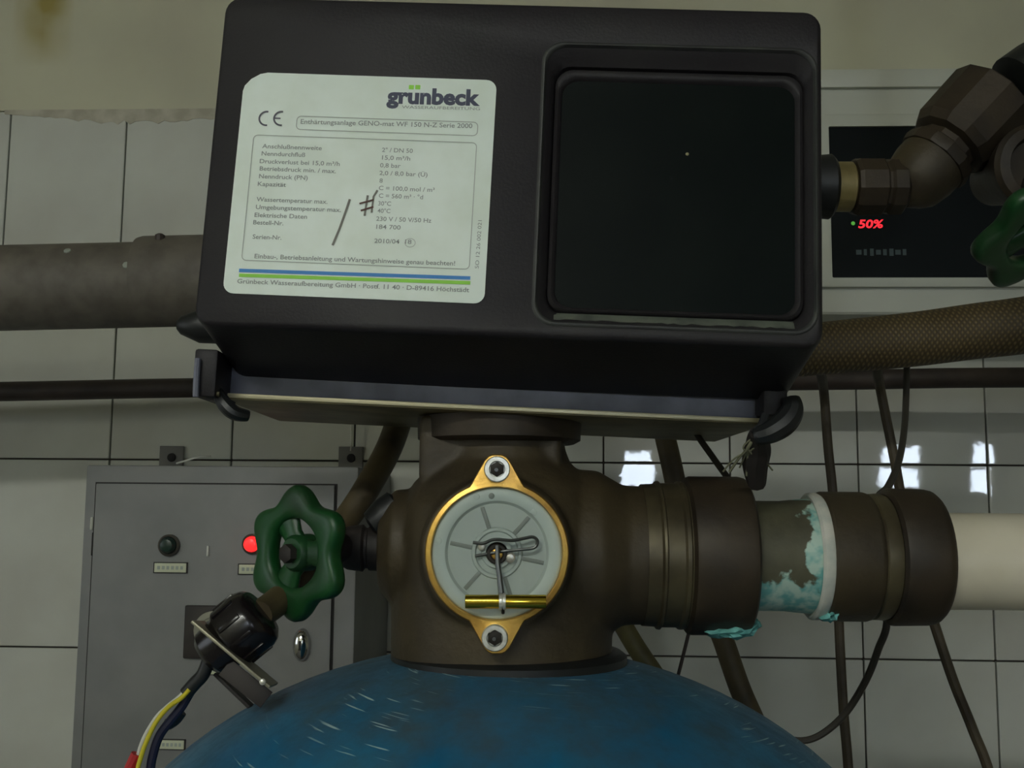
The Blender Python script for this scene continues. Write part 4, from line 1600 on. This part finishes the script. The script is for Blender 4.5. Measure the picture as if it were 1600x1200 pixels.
# chrome door lock
bm = bmesh.new()
c = DP(472, 1007)
lp = []
for (t, f_) in ((0, 1.0), (0.004, 0.98), (0.009, 0.85), (0.012, 0.55), (0.013, 0.1)):
    lp.append([c + WN * t + WX * (14 * kcab * f_ * math.cos(2 * PI * i / 28)) + ZUP * (25 * kcab * f_ * math.sin(2 * PI * i / 28)) for i in range(28)])
loft(bm, lp)
lk = finish('door_lock', bm, mat('chrome', srgb(210, 210, 210), 0.12, 1.0), cab, 60, label='oval chrome door lock')
bm = bmesh.new()
box(bm, c + WN * 0.0135, WX, WN, ZUP, 1.4 * kcab, 0.001, 7 * kcab)
finish('key_slot', bm, m_gap, lk, 0)
# hinge marks on the left stile
for (x, y, hh, m) in ((144, 818, 10, m_device), (146, 850, 18, m_gap), (150, 855, 12, m_device)):
    bm = bmesh.new()
    s_, z_ = wpx(x, y, CO)
    lathe(bm, W(s_, CO + 0.001, z_ - hh * kcab), ZUP, [(0, 1.8 * kcab), (0.001, 2.6 * kcab), (2 * hh * kcab - 0.001, 2.6 * kcab), (2 * hh * kcab, 1.8 * kcab)], 10)
    finish('hinge_pin', bm, m, cab)
# wall lugs on top
for x, y in ((268, 711), (548, 712)):
    s_, z_ = wpx(x, y, 0.006)
    kw = 1.74 / F
    bm = bmesh.new()
    box(bm, W(s_, 0.0045, z_ - 0.006), WX, WN, ZUP, 19 * kw, 0.003, 20 * kw, 0.0008)
    lg = finish('wall_lug', bm, m_cab_side, cab)
    bm = bmesh.new()
    lathe(bm, W(s_ + 0.001, 0.007, z_ - 0.004), WN, [(0, 7 * kw), (0.003, 6.5 * kw), (0.004, 4 * kw)], 14)
    finish('lug_bolt', bm, m_gap, lg)
kw = 1.7 / F
bm = bmesh.new()
tube(bm, [P(276, 724, 1.70), P(290, 720, 1.69), P(312, 714, 1.69), P(330, 713, 1.7)], 1.5 * kw, 6)
tag(finish('wire_end', bm, m_white_wire), 'short white wire end lying on top of the grey cabinet', 'wire')
bm = bmesh.new()
tube(bm, [P(548, 704, 1.70), P(549, 690, 1.69), P(549, 670, 1.69), P(550, 620, 1.69)], 1.5 * kw, 6)
tag(finish('wire_drop', bm, m_white_wire), 'thin white wire hanging vertically above the cabinet lug', 'wire')

# ================================================================ DISPLAY CONTROLLER ON THE WALL (right)
DO = 0.17
dev = thing('display_controller', 'pale wall controller with black display and red digits, upper right', 'controller',
            W(*(lambda q: (q[0] + 0.15, 0, q[1]))(wpx(1290, 487, DO))))
df = Frame(W(0, DO, 0), WX, ZUP)


def FP(x, y, c=0.0):
    return df.px(x, y, c)


uL = FP(1240, 300)[0]
uR = FP(1720, 300)[0]


def zrow(y, x=1400):
    return FP(x, y)[1]


bm = bmesh.new()
zlo, zhi = zrow(489), zrow(105)
loops = [[df.at(*q, -DO + 0.004) for q in rrect(uL, zlo, uR, zhi, 0.004, 4)],
         [df.at(*q, -0.012) for q in rrect(uL, zlo, uR, zhi, 0.004, 4)],
         [df.at(*q, -0.009) for q in rrect(uL + 0.003, zlo + 0.003, uR - 0.003, zhi - 0.003, 0.004, 4)]]
loft(bm, loops)
finish('controller_housing', bm, m_device, dev)
bm = bmesh.new()
z2, z3 = zrow(448), zrow(178)
gu0_, gu1_ = FP(1297, 300)[0], FP(1705, 300)[0]
gz0, gz1 = zrow(434), zrow(197)
loft(bm, [[df.at(*q, -0.010) for q in rrect(uL + 0.006, z2, uR - 0.006, z3, 0.003, 4)],
          [df.at(*q, 0.0) for q in rrect(uL + 0.006, z2, uR - 0.006, z3, 0.003, 4)],
          [df.at(*q, 0.001) for q in rrect(uL + 0.008, z2 + 0.002, uR - 0.008, z3 - 0.002, 0.003, 4)],
          [df.at(*q, 0.001) for q in rrect(gu0_, gz0, gu1_, gz1, 0.002, 4)],
          [df.at(*q, -0.006) for q in rrect(gu0_, gz0, gu1_, gz1, 0.002, 4)]], True, False)
finish('display_bezel', bm, m_device, dev)
bm = bmesh.new()
zc0, zc1 = zrow(135), zrow(107)
box(bm, df.at((uL + uR) / 2, (zc0 + zc1) / 2, -0.005), WX, ZUP, WN, (uR - uL) / 2, (zc1 - zc0) / 2, 0.004, 0.001)
finish('top_cover_strip', bm, m_device, dev)
bm = bmesh.new()
plate(bm, df, rrect(gu0_ - 0.001, gz0 - 0.001, gu1_ + 0.001, gz1 + 0.001, 0.002, 4), -0.008, -0.004)
scrn = finish('display_screen', bm, m_screen, dev)
a_, b_ = FP(1341, 356, -0.0035), FP(1381, 357, -0.0035)
me = text_mesh('50%', df, a_[0], a_[1], b_[0] - a_[0], 14 * 1.5 / F, -0.0035, 0.03, 0.15)
link('red_digits', me, m_digit, scrn, 0)
bm = bmesh.new()
a_ = FP(1333, 349, -0.004)
lathe(bm, df.at(a_[0], a_[1], -0.004), df.n, [(0, 3.4 * 1.5 / F), (0.001, 2.5 * 1.5 / F)], 12)
finish('status_light', bm, m_led, scrn)
for i, w_ in enumerate((9, 5, 6, 8, 6, 7, 9, 6)):
    a_ = FP(1342 + i * 10.2, 394, -0.0035)
    bm = bmesh.new()
    box(bm, df.at(a_[0], a_[1], -0.0038), WX, ZUP, WN, w_ * 0.48 * 1.5 / F, (4.0 + (i * 7 % 3)) * 1.5 / F, 0.0003)
    finish('printed_mark', bm, m_screen_ink, scrn, 0)
